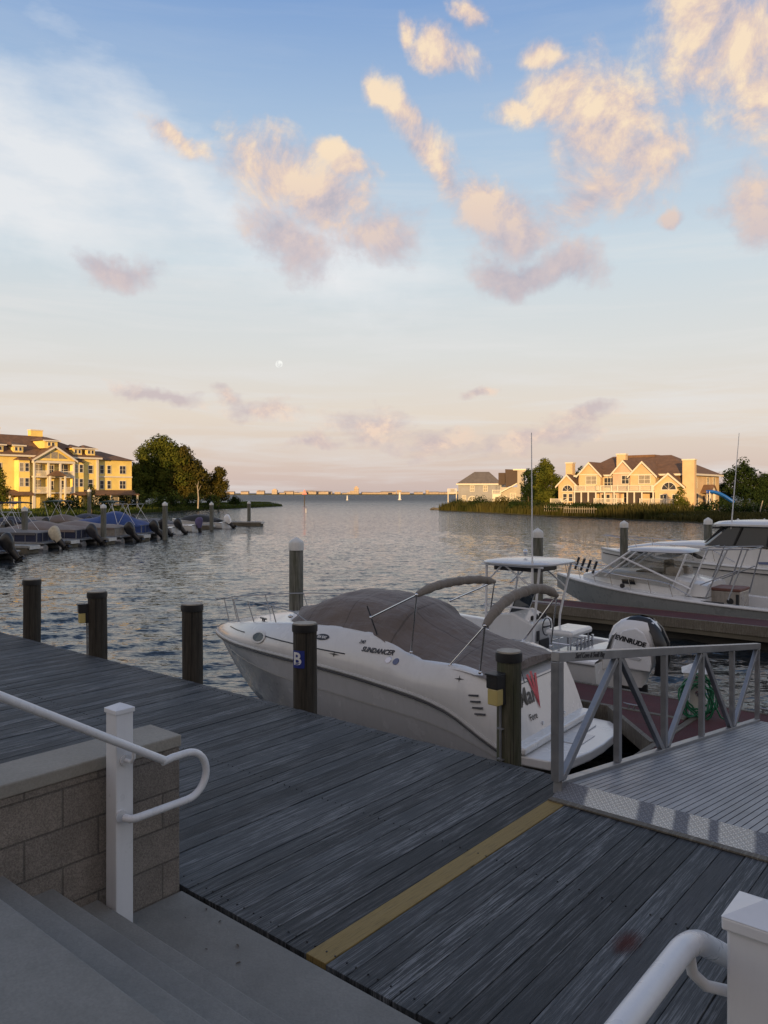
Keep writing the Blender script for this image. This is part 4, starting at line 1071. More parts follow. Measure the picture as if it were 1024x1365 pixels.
# T-top
mb=MB(); ol=[]
for j in range(28):
    q=2*PI*j/28; ol.append((2.05+.78*math.copysign(abs(math.cos(q))**.55,math.cos(q)),.84*math.copysign(abs(math.sin(q))**.55,math.sin(q))))
mb.loft([[(1.90+(x-2.05)*k,y*k,z) for x,y in ol] for k,z in ((.93,2.44),(1,2.46),(1,2.485),(.93,2.51),(.6,2.54),(.05,2.555))],closed=True,caps=True)
tt_=mb.build('hard_top',M['gel2'],cc,smooth=True,angle=50)
mb=MB()
for s in (1,-1):
    mb.tube([(1.55,.50*s,.43),(1.50,.52*s,1.4),(1.32,.66*s,2.44)],.024,8)
    mb.tube([(2.70,.50*s,.43),(2.60,.52*s,1.4),(2.50,.66*s,2.44)],.024,8)
    mb.tube([(1.50,.52*s,1.6),(2.66,.52*s,1.6)],.018,7); mb.tube([(1.40,.58*s,1.95),(2.1,.64*s,2.43)],.018,7); mb.tube([(2.68,.57*s,1.95),(2.15,.64*s,2.43)],.018,7)
    mb.tube([(1.22,.7*s,2.43),(2.6,.70*s,2.43)],.016,7)
mb.build('top_frame',M['white_post'],tt_,smooth=True)
mb=MB(); mb.box(1.5,2.5,-.4,.4,2.30,2.42); mb.build('electronics_box',M['engine_grey'],tt_,bevel=.02)
for y,hh,xx in ((.70,2.65,1.45),):
    mb=MB(); mb.cyl((xx,y,2.35),(xx+.02,y,2.35+hh),.017,.008,n=8); mb.cyl((xx,y,2.05),(xx,y,2.55),.024); an=mb.build('whip_antenna',M['white_post'],tt_,smooth=True)
mb=MB()
mb.ball((2.0,0,2.66),.05); mb.cyl((2,0,2.58),(2,0,2.66),.015)
mb.build('mast_light',M['steel'],tt_,smooth=True)
ob,cwl=outboard(cc,-.02,0,.74,1.22,'engine_white',tilt=0)
# dark shell edge of the cowling and lettering on the port side
mb=MB(); prof=[(.30,-.12),(.22,.10),(.10,.40),(-.04,.60),(-.16,.70),(-.30,.725),(-.46,.69),(-.60,.56),(-.70,.35),(-.72,.1),(-.66,-.12)]
inner=[(.215,-.10),(.16,.10),(.05,.37),(-.06,.54),(-.17,.625),(-.29,.645),(-.42,.61),(-.53,.48),(-.59,.30),(-.60,.08),(-.57,-.10)]
for s in (1,-1):
    A=[];B_2=[]
    for (x,z),(x2,z2) in zip(prof,inner): A.append((x,.05*s,z)); B_2.append((x2,.205*s*(1 if z2<.45 else (1-(z2-.45)*1.6)),z2))
    mid=[((a_[0]*.75+b_[0]*.25),.17*s*(1 if a_[2]<.5 else (1-(a_[2]-.5)*1.4)),(a_[2]*.8+b_[2]*.2)) for a_,b_ in zip(A,B_2)]
    mb.loft([A,mid,B_2])
mb.build('cowl_shell',M['engine_black'],ob,smooth=True,angle=60)
mb=MB(); pan=[(.14,-.06),(.10,.12),(.0,.36),(-.10,.50),(-.30,.56),(-.42,.50),(-.51,.34),(-.54,.05),(-.52,-.06)]
for s in (1,-1): mb.prism(pan,.190*s,.225*s,axis='y')
sidep=mb.build('side_panel',M['engine_white'],ob,bevel=.02)
lettering('lettering','EVINRUDE',.100,M['decal'],sidep,Matrix.Translation((-.225,.231,.36))@Matrix.Rotation(R(-9),4,'Y')@Matrix.Rotation(R(180),4,'Z')@Matrix.Rotation(R(90),4,'X'),bold=.005,shear=.15)
mb=MB(); mb.prism([(-.02,.12),(-.36,.08),(-.40,.12),(-.1,.20)],.222,.236,axis='y'); mb.build('moulded_flash',M['gel2'],sidep,bevel=.005)
# lettering on the hull
lettering('lettering','SeaCraft',.17,M['decal'],cc,Matrix.Translation((.95,1.155,.62))@Matrix.Rotation(R(180),4,'Z')@Matrix.Rotation(R(90),4,'X')@Matrix.Rotation(R(0),4,'X'),bold=.003,shear=.2)

# ================================================================== grey hulled fishing boat
fb_=thing('fishing_boat','grey hulled fishing boat with clear curtains and a rod tower, behind the long red dock','boat',W(-4.0,23.0,ZW),R(140))
hb,zs=hull(fb_,7.9,2.65,.78,1.22,'gelgrey','gel',cockpit=(.2,2.9,.22),floor=.3)
mb=MB(); secs=[]
for x,w_,z in ((2.9,.86,1.30),(3.6,.90,1.42),(4.6,.84,1.50),(5.6,.66,1.50),(6.3,.44,1.42),(6.9,.2,1.28)):
    secs.append([(x,w_,.95),(x,w_*.97,z-.05),(x,w_*.85,z),(x,0,z+.05),(x,-w_*.85,z),(x,-w_*.97,z-.05),(x,-w_,.95)])
mb.loft(secs); mb.add(secs[0],[tuple(range(7))]); cab=mb.build('trunk_cabin',M['gel'],fb_,smooth=True,angle=40)
mb=MB(); 
for s in (1,): mb.prism([(4.95,1.15),(5.35,1.15),(5.38,1.28),(5.0,1.30)],(.80)*s,(.82)*s,axis='y')
mb.build('cabin_port',M['glass'],cab)
bowrail(fb_,hb,zs,7.9,3.2,7.6,.42)
# windscreen frames, clear curtains, hard top
fr=[]
mb=MB()
for s in (1,-1):
    mb.tube([(5.55,.80*s,1.35),(4.35,.86*s,2.18)],.030,8); mb.tube([(5.15,.82*s,1.40),(4.15,.86*s,2.18)],.024,8)
    mb.tube([(4.6,.86*s,2.0),(2.55,.98*s,1.22)],.028,8)
    mb.tube([(3.1,.90*s,1.2),(2.7,.88*s,2.18)],.026,8); mb.tube([(2.6,.98*s,1.1),(2.2,.9*s,2.18)],.020,8)
mb.tube([(5.55,-.8,1.35),(5.55,.8,1.35)],.02,7); mb.tube([(4.35,-.86,2.18),(4.35,.86,2.18)],.02,7)
wf=mb.build('windscreen_frame',M['white_post'],fb_,smooth=True,loc=(.75,0,-.06))
def m_clear():
    t=NT('clear_vinyl'); o=t.obj(); p=t.n('ShaderNodeBsdfGlossy'); p.inputs['Roughness'].default_value=.12; p.inputs['Color'].default_value=(.8,.8,.8,1)
    tr=t.n('ShaderNodeBsdfTransparent'); tr.inputs[0].default_value=(.75,.75,.74,1)
    m=t.n('ShaderNodeMixShader'); t.l(t.mapr(t.noise(t.scale(o,(2,2,5)),2,4,.6),.35,.65,.08,.42),m.inputs[0]); t.l(tr.outputs[0],m.inputs[1]); t.l(p.outputs[0],m.inputs[2]); t.l(m.outputs[0],t.out.inputs[0]); return t.m
M['clear']=m_clear()
mb=MB(); mb.add([(5.5,-.78,1.37),(5.5,.78,1.37),(4.37,.84,2.16),(4.37,-.84,2.16)],[(0,1,2,3)])
for s in (1,-1): mb.add([(5.5,.8*s,1.37),(4.37,.86*s,2.16),(2.75,.88*s,2.16),(3.1,.92*s,1.2)],[(0,1,2,3)])
mb.build('clear_curtain',M['clear'],fb_,loc=(.75,0,-.06))
mb=MB(); mb.loft([[(3.55+(x-2.05)*1.22*k,y*1.08*k,z-.27) for x,y in ol] for k,z in ((.96,2.44),(1,2.46),(.97,2.51),(.6,2.56),(.05,2.58))],closed=True,caps=True); mb.build('bimini_top',M['gel2'],fb_,smooth=True,angle=60,loc=(.85,0,-.05))
mb=MB(); mb.box(3.5,4.3,-.6,.6,1.1,1.55); mb.box(3.3,3.5,.1,.5,1.2,1.9); mb.build('dashboard',M['black_canvas'],fb_,bevel=.05,loc=(.75,0,0))
mb=MB(); mb.box(3.0,3.4,-.62,-.2,.9,1.7); mb.box(3.0,3.4,.2,.62,.9,1.7); mb.build('helm_seats',M['cream'],fb_,bevel=.06,loc=(.75,0,0))
# rod tower
mb=MB()
for s in (1,-1):
    for x0,x1 in ((1.95,1.45),(1.35,.95),(2.5,1.95)):
        mb.tube([(x0,1.02*s,.95),(x1,.72*s,2.30)],.020,8)
    mb.tube([(2.2,.72*s,2.25),(.9,.72*s,2.33)],.020,7); mb.tube([(2.1,1.0*s,1.3),(1.15,.85*s,1.75)],.016,7)
for x in (2.1,1.55,.95): mb.tube([(x,-.72,2.30),(x,.72,2.30)],.018,7)
mb.build('rod_tower',M['alu'],fb_,smooth=True,loc=(.95,0,0))
mb=MB(); mb.box(1.3,2.15,-.42,.48,.5,1.12); lw=mb.build('livewell',M['cream'],fb_,bevel=.03,loc=(.85,0,0))
mb=MB(); mb.box(1.28,2.17,-.44,.50,1.121,1.20); mb.build('lid',M['cooler_top'],lw,bevel=.02)
mb=MB(); mb.cyl((1.55,.485,.85),(1.55,.50,.85),.09,n=18); mb.box(1.32,1.40,.481,.50,.6,1.05); mb.build('fitting',M['black'],lw)
mb=MB(); mb.box(2.35,2.95,1.20,1.225,.80,.90); mb.cyl((5.2,1.15,1.13),(5.2,1.2,1.13),.07,.07,12); mb.build('side_vent',M['decal'],fb_)
for i,x in enumerate((7.1,6.85,6.6,6.35)):
    mb=MB(); mb.cyl((x,max(.1,hb(x)-.14),zs(x)+.30),(x-.14,max(.1,hb(x)-.14),zs(x)+.68),.040,n=10); mb.build('rod_holder',M['engine_grey'],fb_,smooth=True)
outboard(fb_,-.1,.0,.95,1.1,'engine_white')

# ================================================================== white cabin cruiser at the far right
exp=thing('sport_cruiser','large white cruiser with an enclosed wheelhouse at the right edge of the view','boat',W(-3.6,30.6,ZW),R(140))
hb,zs=hull(exp,10.2,3.3,1.15,1.55,'gel')
mb=MB(); secs=[]
for x,w_,z in ((1.5,1.30,1.85),(4.5,1.36,1.98),(6.3,1.28,1.98),(7.8,1.02,1.86),(8.8,.66,1.70),(9.5,.3,1.52)):
    secs.append([(x,w_,1.1),(x,w_*.96,z-.08),(x,w_*.86,z),(x,0,z+.05),(x,-w_*.86,z),(x,-w_*.96,z-.08),(x,-w_,1.1)])
mb.loft(secs,); mb.add(secs[0],[tuple(range(7))]); trunk=mb.build('trunk_cabin',M['gel'],exp,smooth=True,angle=40)
mb=MB()
def tside(x,z,o=.02):
    w_=interp([(1.5,1.30),(4.5,1.36),(6.3,1.28),(7.8,1.02),(8.8,.66),(9.5,.3)],x); zt=interp([(1.5,1.85),(4.5,1.98),(6.3,1.98),(7.8,1.86),(8.8,1.7),(9.5,1.52)],x); k=(z-1.1)/(zt-.08-1.1); return (x,w_*(1-.04*k)+o,z)
mb.add([tside(x,z) for x,z in ((5.55,1.42),(6.2,1.74),(7.0,1.78),(7.9,1.68),(8.5,1.50),(8.0,1.44),(7.0,1.40))],[tuple(range(7))]); mb.build('cabin_window',M['glass'],trunk)
mb=MB(); ring=lambda x0,x1,w_,z: [(x0,-w_,z),(x0,w_,z),((x0+x1)/2,w_*1.02,z),(x1-.3,w_*.98,z),(x1,w_*.7,z),(x1+.05,0,z),(x1,-w_*.7,z),(x1-.3,-w_*.98,z),((x0+x1)/2,-w_*1.02,z)]
mb.loft([ring(2.0,5.9,1.30,1.93),ring(2.0,5.75,1.28,2.02),ring(2.0,5.1,1.18,2.62)],closed=True); wh=mb.build('wheelhouse_glass',M['glass'],exp,smooth=True,angle=40)
mb=MB()
for x0,x1,w0,w1 in ((5.72,5.08,.92,.85),(4.6,4.35,1.31,1.21),(3.5,3.4,1.33,1.22),(2.05,2.05,1.31,1.20)):
    for s in (1,-1): mb.bar((x0,w0*s,1.98),(x1,w1*s,2.64),.07,.05)
mb.build('window_post',M['black'],wh)
mb=MB(); mb.loft([[(p_[0]+(p_[0]-3.6)*k,p_[1]*(1+k),z) for p_ in ring(1.7,5.3,1.24,0)] for k,z in ((.0,2.62),(.07,2.66),(.07,2.72),(-.02,2.80),(-.5,2.86))],closed=True,caps=True); rf=mb.build('hard_top',M['gel'],exp,smooth=True,angle=50)
mb=MB(); mb.ball((3.6,0,2.93),.13,.13,.09); mb.build('dome',M['white_cap'],rf,smooth=True)
mb=MB(); mb.cyl((4.75,1.15,2.4),(4.45,1.20,6.0),.026,.010,n=8); mb.build('whip_antenna',M['white_post'],rf,smooth=True)
mb=MB(); mb.tube([(5.2,.7,2.7),(5.45,.7,2.66)],.03,7); mb.box(5.3,5.7,-.15,.15,2.5,2.58); mb.build('spotlight',M['engine_grey'],rf)
bowrail(exp,hb,zs,10.2,4.5,10.0,.55)
mb=MB(); mb.prism([(3.15,1.36),(3.75,1.34),(3.8,1.42),(3.3,1.45)],1.365,1.385,axis='y'); mb.build('hull_decal',M['decal_blue'],exp)
mb=MB(); mb.tube([(x,hb(x)+.012,zs(x)-.18) for x in [10.1*i/20 for i in range(21)]],.02,5); mb.build('stripe',M['decal'],exp)

# ================================================================== left marina
BR=lambda px,D: P(px,D,ZW)
def pontoon(px,D,L,hd_,label,cover,cov_h=.75,ecowl='engine_black',ecover=None,tilt=28,bim=None,fence='cream',length_cov=.9,elabel=None):
    o=thing('pontoon_boat',label,'pontoon boat',BR(px,D),R(hd_),'pontoon boats in the left marina')
    Wd=2.5
    mb=MB()
    for s in (1,-1):
        mb.tube([(0,.9*s,.08),(.1,.9*s,.08),(L-.9,.9*s,.08),(L-.35,.9*s,.18),(L,.9*s,.42)],[.28,.31,.31,.26,.05],14)
    # two separate tubes are one pair of floats
    mb.build('pontoon_tubes',M['alu'],o,smooth=True)
    mb=MB(); mb.box(0,L-.1,-1.25,1.25,.40,.50); mb.build('deck',M['alu'],o,bevel=.02)
    mb=MB(); mb.box(.5,L-.3,1.19,1.22,.52,1.12); mb.box(.5,L-.3,-1.22,-1.19,.52,1.12); mb.box(.5,.53,-1.18,1.18,.52,1.12); mb.box(L-.33,L-.3,-1.18,1.18,.52,1.12); fn=mb.build('fence_panel',M[fence],o)
    mb=MB()
    for s in (1,-1):
        for z in (.53,1.15): mb.tube([(.45,1.225*s,z),(L-.28,1.225*s,z)],.02,6)
        for i in range(9): x=.46+(L-.75)*i/8; mb.tube([(x,1.235*s,.5),(x,1.235*s,1.16)],.016,6)
    for z in (.53,1.15): mb.tube([(.44,-1.22,z),(.44,1.22,z)],.02,6)
    for y in (-1.2,-.6,0,.6,1.2): mb.tube([(.44,y,.5),(.44,y,1.16)],.016,6)
    mb.build('fence_rail',M['alu'],fn,smooth=True)
    if cover:
        x0=.55; x1=x0+(L-1.0)*length_cov; n=16; secs=[]; rnd=random.Random(int(px*3))
        for i in range(n+1):
            x=x0+(x1-x0)*i/n; u=i/n; h=cov_h*(math.sin(PI*min(1,max(0,u)))**.45)*(.78+.22*math.sin(u*9+px)) if 0<u<1 else 0.02
            s=[(x,1.27,1.0),(x,1.25,1.17),(x,.95,1.17+h*.35),(x,.5,1.17+h*.8),(x,0,1.17+h)]
            secs.append(s+[(q[0],-q[1],q[2]) for q in reversed(s[:-1])])
        mb=MB(); mb.loft(secs); mb.add(secs[0],[tuple(range(9))]); mb.add(secs[-1],[tuple(range(9))]); mb.build('cover',M[cover],o,smooth=True,angle=60)
    if bim:
        m_,xf,zt=bim
        mb=MB()
        for s in (1,-1): 
            mb.tube([(xf,1.22*s,1.15),(xf-1.0,1.2*s,zt)],.018,7); mb.tube([(xf,1.22*s,1.15),(xf+.55,1.2*s,zt)],.018,7); mb.tube([(xf-1.6,1.22*s,1.15),(xf-.4,1.2*s,zt-.02)],.014,7)
        mb.tube([(xf-1.0,-1.2,zt),(xf-1.0,1.2,zt)],.016,6); mb.tube([(xf+.55,-1.2,zt),(xf+.55,1.2,zt)],.016,6)
        fr_=mb.build('bimini_frame',M['white_post'],o,smooth=True)
        if m_:
            mb=MB(); secs=[]
            for i in range(9):
                x=xf-1.15+1.85*i/8; z=zt+.03+.08*math.sin(PI*i/8); secs.append([(x,-1.25,z-.12),(x,-1.15,z),(x,0,z+.06),(x,1.15,z),(x,1.25,z-.12)])
            mb.loft(secs); b_=mb.build('bimini_top',M[m_],fr_,smooth=True)
            sd=b_.modifiers.new('thick','SOLIDIFY'); sd.thickness=.04
    outboard(o,-.05,0,.72,1.08,ecowl,tilt=tilt,cover=ecover,label=elabel)
    return o
def runabout(px,D,L,hd_,label,cover,cx0,cx1,ch,ecowl,ecover,tilt=25,gel='gel',top=None,elabel=None,group='small motor boats in the left marina'):
    o=thing('runabout',label,'boat',BR(px,D),R(hd_),group)
    hb,zs=hull(o,L,2.3,.62,1.0,gel,cockpit=(.4,L*.55,.2),floor=.25)
    mb=MB(); secs=[]; n=12
    for i in range(n+1):
        x=cx0+(cx1-cx0)*i/n; u=i/n; h=max(.02,ch*math.sin(PI*min(1,u*.92+.08))**.7); b=max(.05,hb(x)-.03); z=zs(x)+.04
        s=[(x,b+.05,z-.06),(x,b*.93,z+h*.15),(x,b*.6,z+h*.75),(x,0,z+h)]
        secs.append(s+[(q[0],-q[1],q[2]) for q in reversed(s[:-1])])
    mb.loft(secs); mb.add(secs[0],[tuple(range(7))]); mb.add(secs[-1],[tuple(range(7))]); mb.build('cover',M[cover],o,smooth=True,angle=60)
    if top: bowrail(o,hb,zs,L,L*.55,L*.95,.3)
    outboard(o,-.1,0,.68,1.02,ecowl,tilt=tilt,cover=ecover,label=elabel)
    return o
hdl=168
pontoon(8,44,7.2,hdl,'pontoon boat with a bright blue cover, cut by the left edge of the view','blue_canvas',.35,'engine_black',tilt=35,bim=(None,3.4,2.2),fence='navy_canvas',elabel='black outboard with red and white side stripe')
pontoon(72,53,7.6,hdl,'pontoon boat with open rail fence and a cream wrapped outboard','grey_canvas',.25,'engine_cream',ecover='engine_cream',tilt=38,bim=(None,3.6,2.5),fence='navy_canvas')
pontoon(122,57,8.2,hdl,'long pontoon boat with a tan cover and a tilted grey outboard','tan_canvas',.62,'engine_grey',tilt=42,fence='navy_canvas')
pontoon(172,60.5,8.4,hdl,'pontoon boat under a pinkish tan cover behind the second white capped piling','tan_canvas',.50,'engine_black',tilt=40,fence='cream')
pontoon(205,65,8.4,hdl,'pontoon boat under a tall royal blue cover with white frames folded above it','blue_canvas',1.15,'engine_black',tilt=40,bim=(None,2.6,2.9),fence='blue_canvas')
pontoon(216,69,7.6,hdl,'pontoon boat with a navy cover and a second black outboard beside the blue covered one','navy_canvas',.6,'engine_black',tilt=36,fence='cream')
runabout(262,77,6.6,hdl,'white runabout with grey bow cover and an outboard wrapped in purple cloth','grey_canvas',2.4,6.2,.45,'engine_grey','purple_canvas',tilt=8,top=True)
runabout(302,84,6.8,hdl-6,'low white runabout with a long black cover and a white tilted outboard','black_canvas',.9,5.6,.75,'engine_white',None,tilt=40)
runabout(236,72,6.2,hdl,'white open boat with windscreen hoop and black tilted outboard','grey_canvas',1.4,3.8,.35,'engine_black',None,tilt=38,top=True)
# second rank further in
def rank(px,D,label,cover,h,bim=None,L=7.5): 
    pontoon(px,D,L,172,label,cover,h,'engine_black',tilt=30,bim=bim)
rank(60,72,'inner row pontoon boat with a navy sun top near the left edge','navy_canvas',.5,('navy_canvas',3.2,2.9))
rank(118,76,'inner row pontoon boat with a green sun top below the yellow building','tan_canvas',.6,('green_canvas',3.4,3.0))
rank(176,80,'inner row boat with a dark green cover in front of the bushes','navy_canvas',.7,('green_canvas',2.4,2.9))
rank(12,66,'inner row pontoon boat with a black top at the left edge','black_canvas',.5,('navy_canvas',2.4,3.0))
for px,D,zt,lb in ((33,53.5,1.50,'nearest white capped piling of the left marina, left of the cream outboard'),(138,58,1.62,'white capped piling standing before the tan and blue boat covers'),(220,63.5,1.72,'white capped piling beside the pair of black tilted outboards'),(282,80,1.50,'white capped piling left of the low boat with the black cover'),(332,92,1.48,'outermost white capped piling at the right end of the left marina'),(119,88,2.9,'slim far piling seen over the inner row of boats')):
    cone_piling(px,D,zt,.20,lb)
# marina walkway floats between the sterns
def float_dock(px,D,Lx,label):
    o=thing('marina_float',label,'floating dock',P(px,D,ZW),R(168),'pale floats of the left marina')
    mb=MB(); mb.box(0,Lx,-.6,.6,.32,.50); mb.build('deck',M['float'],o,bevel=.03)
    mb=MB(); mb.box(.1,Lx-.1,-.55,.55,-.2,.315); mb.build('float_body',M['barge'],o)
    mb=MB(); mb.box(-.05,0,-.5,.5,.25,.47); mb.build('bumper',M['white_cap'],o)
float_dock(46,49.5,7,'pale float end beside the nearest white capped marina piling')
float_dock(100,55,7,'pale float end just right of the cream wrapped outboard')
float_dock(150,58,7,'pale float end right of the grey tilted outboard')
float_dock(196,62,7,'pale float end left of the pair of black outboards')
float_dock(284,82,8,'pale float end between the purple and white outboards')
float_dock(350,90,9,'low white float forming the outer tip of the marina')
# ================================================================== land
def slab(name,pts,z,mat,kind='structure',bank=1.2):
    mb=MB(); cx=sum(p[0] for p in pts)/len(pts); cy=sum(p[1] for p in pts)/len(pts)
    n=len(pts); low=[(x+(x-cx)*.0,y,ZW-.6) for x,y in pts]
    inn=[]
    for x,y in pts:
        dx,dy=cx-x,cy-y; l=math.hypot(dx,dy); inn.append((x+dx/l*min(4,l*.5),y+dy/l*min(4,l*.5),z))
    mb.loft([low,[(x,y,ZW+.12) for x,y in pts],inn],closed=True); mb.add(inn,[tuple(range(n))])
    o=mb.build(name,M[mat],smooth=True,angle=50); tag(o,kind=kind); return o
LEFT=[(-300,60),(-75,60),(-60,92),(-50,120),(-44,150),(-37,185),(-31.5,212),(-29,222),(-36,232),(-60,240),(-300,260)]
RIGHT=[(12,168),(16,158),(21,146),(27,130),(32,119),(37,108),(41,99),(46,93),(60,87),(90,82),(300,80),(300,300),(60,300),(30,230),(14,200)]
slab('marsh_bank',LEFT,-.55,'soil'); slab('marsh_bank',RIGHT,-.55,'soil')

def inpoly(x,y,poly):
    c=False; n=len(poly)
    for i in range(n):
        x1,y1=poly[i]; x2,y2=poly[(i+1)%n]
        if (y1>y)!=(y2>y) and x<(x2-x1)*(y-y1)/(y2-y1)+x1: c=not c
    return c
def blades(name,edge,depth,n,h0,h1,w_,mat,label,seed,clump=1.0,zb=-1.3,zin=-.55):
    rnd=random.Random(seed); mb=MB(); segs=list(zip(edge,edge[1:])); Ls=[math.dist(a_,b_) for a_,b_ in segs]
    for i in range(n):
        k=rnd.choices(range(len(segs)),Ls)[0]; (x0,y0),(x1,y1)=segs[k]; u=rnd.random(); dd=rnd.random()**1.4*depth
        nx,ny=-(y1-y0)/Ls[k],(x1-x0)/Ls[k]
        x=x0+(x1-x0)*u+nx*dd; y=y0+(y1-y0)*u+ny*dd
        z=zb+(zin-zb)*min(1,dd/4)
        patch=noise.noise(Vector((x*.11,y*.11,seed)))
        h=(h0+(h1-h0)*rnd.random())*(1+.45*patch*clump); an=rnd.uniform(0,PI); w2=w_*rnd.uniform(.6,1.5)
        dx,dy=math.cos(an)*w2,math.sin(an)*w2; lx,ly=rnd.uniform(-.25,.25)*h,rnd.uniform(-.25,.25)*h
        mb.c=max(0,min(1,.45+.6*patch+rnd.uniform(-.3,.3)))
        mb.add([(x-dx,y-dy,z-.1),(x+dx,y+dy,z-.1),(x+dx*.5+lx*.6,y+dy*.5+ly*.6,z+h*.7),(x+lx,y+ly,z+h),(x-dx*.5+lx*.4,y-dy*.5+ly*.4,z+h*.65)],[(0,1,2,3,4)])
    return tag(mb.build(name,M[mat]),label,name.replace('_',' '),kind='stuff')
blades('marsh_grass',[(-60,92),(-50,120),(-44,150),(-37,185),(-31.5,212),(-29,222)],12,12000,.25,.55,.12,'grass','low green marsh grass along the left bank',1)
blades('marsh_reeds',[(41,99),(37,108),(32,119),(27,130),(21,146),(16,158),(12,168)][::-1],0.1,1,.1,.2,.1,'reed','x',2) if False else None
E_R=[(300,80),(90,82),(60,87),(46,93),(41,99),(37,108),(32,119),(27,130),(21,146),(16,158),(12,168)]
def flip(e): return e[::-1]
blades('marsh_reeds',flip(E_R[1:6]),6,9000,.25,.6,.10,'reed','green and brown marsh grass along the right bank below the houses',3)
blades('tall_reeds',flip(E_R[5:]),9,9000,.7,1.5,.13,'reed','taller brown reeds in front of the grey house',4)

# ---------------------------------------------------------------- trees
def tree(px,D,ztop,width,label,mat='leaf',zb=-.6,n=5200,leaf=.42,lobes=None,seed=1,trunk=True,squash=1.0,name='tree',cat='tree',group=None,low=.12,depth=.8):
    rnd=random.Random(seed); H=ztop-zb
    o=thing(name,label,cat,P(px,D,zb),0,group)
    R_=width/2
    if lobes is None:
        lobes=[]
        for i in range(44):
            u=rnd.uniform(low,1); prof=max(0,math.sin(PI*min(1,(u*.80+.18))))**.5
            q=rnd.uniform(0,2*PI); rr=R_*prof*rnd.uniform(.15,.72)
            lobes.append((rr*math.cos(q),rr*math.sin(q)*depth,H*(low+(1-low)*u*.86),R_*rnd.uniform(.24,.44)*(1.15-.40*u)))
        lobes.append((0,0,H*.9,R_*.25))
    mb=MB(); W_=[l[3]**2 for l in lobes]
    for i in range(n):
        cx,cy,cz,r=rnd.choices(lobes,W_)[0]
        v=Vector((rnd.gauss(0,1),rnd.gauss(0,1),rnd.gauss(0,1))).normalized()
        k=rnd.random()**.28*1.03
        if rnd.random()<.10: k*=rnd.uniform(1.0,1.22)
        p=Vector((cx,cy,cz))+Vector((v.x*r,v.y*r,v.z*r*.85))*k
        if p.z<.15: continue
        nz=noise.noise(Vector((p.x*.5,p.y*.5,p.z*.5+seed)))
        if nz<-.28 and rnd.random()<.6: continue
        mb.c=max(0,min(1,.5+nz*.75+rnd.uniform(-.28,.28)))
        s=leaf*rnd.uniform(.5,1.25)
        nrm=(v+Vector((rnd.uniform(-.7,.7),rnd.uniform(-.7,.7),rnd.uniform(-.4,.9)))).normalized()
        a_=nrm.orthogonal().normalized(); a_=Matrix.Rotation(rnd.uniform(0,6.28),3,nrm)@a_; b_=nrm.cross(a_)
        mb.add([p-a_*s*.5,p-b_*s*.28+a_*.1*s,p+a_*s*.55,p+b_*s*.3],[(0,1,2,3)])
    mb.build('crown',M[mat],o)
    if trunk:
        mb=MB(); th=H*.62; r0=max(.09,width*.030)
        mb.tube([(0,0,-.5),(.05*R_,0,th*.3),(-.03*R_,.03*R_,th*.65),(.02*R_,0,th)],[r0*1.2,r0,r0*.7,r0*.3],8)
        for i in range(7):
            l=lobes[i*3%len(lobes)]; z0=th*(.3+.08*i); mb.tube([(0,0,z0),(l[0]*.5,l[1]*.5,(z0+l[2])/2+.1*H*.2),(l[0],l[1],l[2])],[r0*.45,r0*.28,r0*.08],6)
        mb.build('trunk',M['bark'],o,smooth=True)
    return o
TG='trees of the left point'; 
tree(228,173,14.6,12,'dark green crown filling the middle of the left point tree mass','leaf',seed=16,n=14000,leaf=.55,group=TG)

tree(212,172,15.6,14,'tall leafy tree, highest of the left point beside the yellow building','leaf',seed=11,n=17000,leaf=.55,group=TG)
tree(243,174,13.6,13,'broad olive brown tree right of the tallest tree on the left point','leaf_brown',seed=12,n=16000,leaf=.55,group=TG)
tree(190,166,13.0,9,'green tree at the left side of the tree cluster, touching the yellow building','leaf',seed=13,n=11000,leaf=.5,group=TG)
tree(263,176,10.2,9,'lower olive tree sloping down to the right of the cluster','leaf_brown',seed=14,n=9000,leaf=.5,group=TG)
tree(291,180,8.8,7.2,'small separate tree at the right end of the left point','leaf_brown',seed=15,n=7000,leaf=.48,group=TG)
for i,(px,D,zt,w_,lb) in enumerate(((158,150,2.6,5.5,'dark rounded shrub in front of the right end of the yellow building'),(182,150,3.2,6,'dark shrub left below the tree cluster'),(205,152,2.6,7,'wide low shrub under the tallest tree'),(232,158,2.8,7,'low shrub under the olive brown tree'),(258,165,2.4,6,'low shrub right of the leaning bare trunk'),(284,172,2.0,5.5,'low dark shrub under the small separate tree'),(313,195,1.6,4.0,'last small shrub near the tip of the left point'),(140,140,1.9,5,'low shrub beside the clipped cone evergreen'),(98,132,1.8,6,'low hedge shrub in front of the building porch'),(70,128,1.6,5,'low garden shrub at the left side of the porch'))):
    tree(px,D,zt,w_,lb,'leaf_dark',seed=30+i,n=1300,leaf=.36,trunk=False,name='shrub',cat='shrub',group='shrubs of the left bank',zb=-.6,low=.05)
tree(122,128,3.9,2.6,'clipped dark conical evergreen before the yellow building','leaf_dark',seed=51,n=1800,leaf=.26,name='evergreen',cat='shrub',
     lobes=[(0,0,.8,1.15),(0,0,1.6,1.1),(0,0,2.4,.98),(0,0,3.2,.82),(0,0,3.9,.55)])
tree(-2,112,6.6,4.2,'tree crown showing at the left edge of the view','leaf',seed=52,n=2200,leaf=.36)
ob_=thing('bare_tree','pale bare trunk standing in front of the olive brown tree','dead tree',P(264,160,-.6)); mb=MB(); mb.tube([(0,0,-.3),(.1,0,2.0),(-.1,0,4.2),(.15,0,5.4)],[.17,.14,.09,.03],7); mb.tube([(0,0,3.2),(.7,0,4.6)],[.06,.02],5); mb.tube([(-.05,0,3.9),(-.6,0,5.0)],[.05,.015],5); mb.build('trunk',M['deadwood'],ob_,smooth=True)
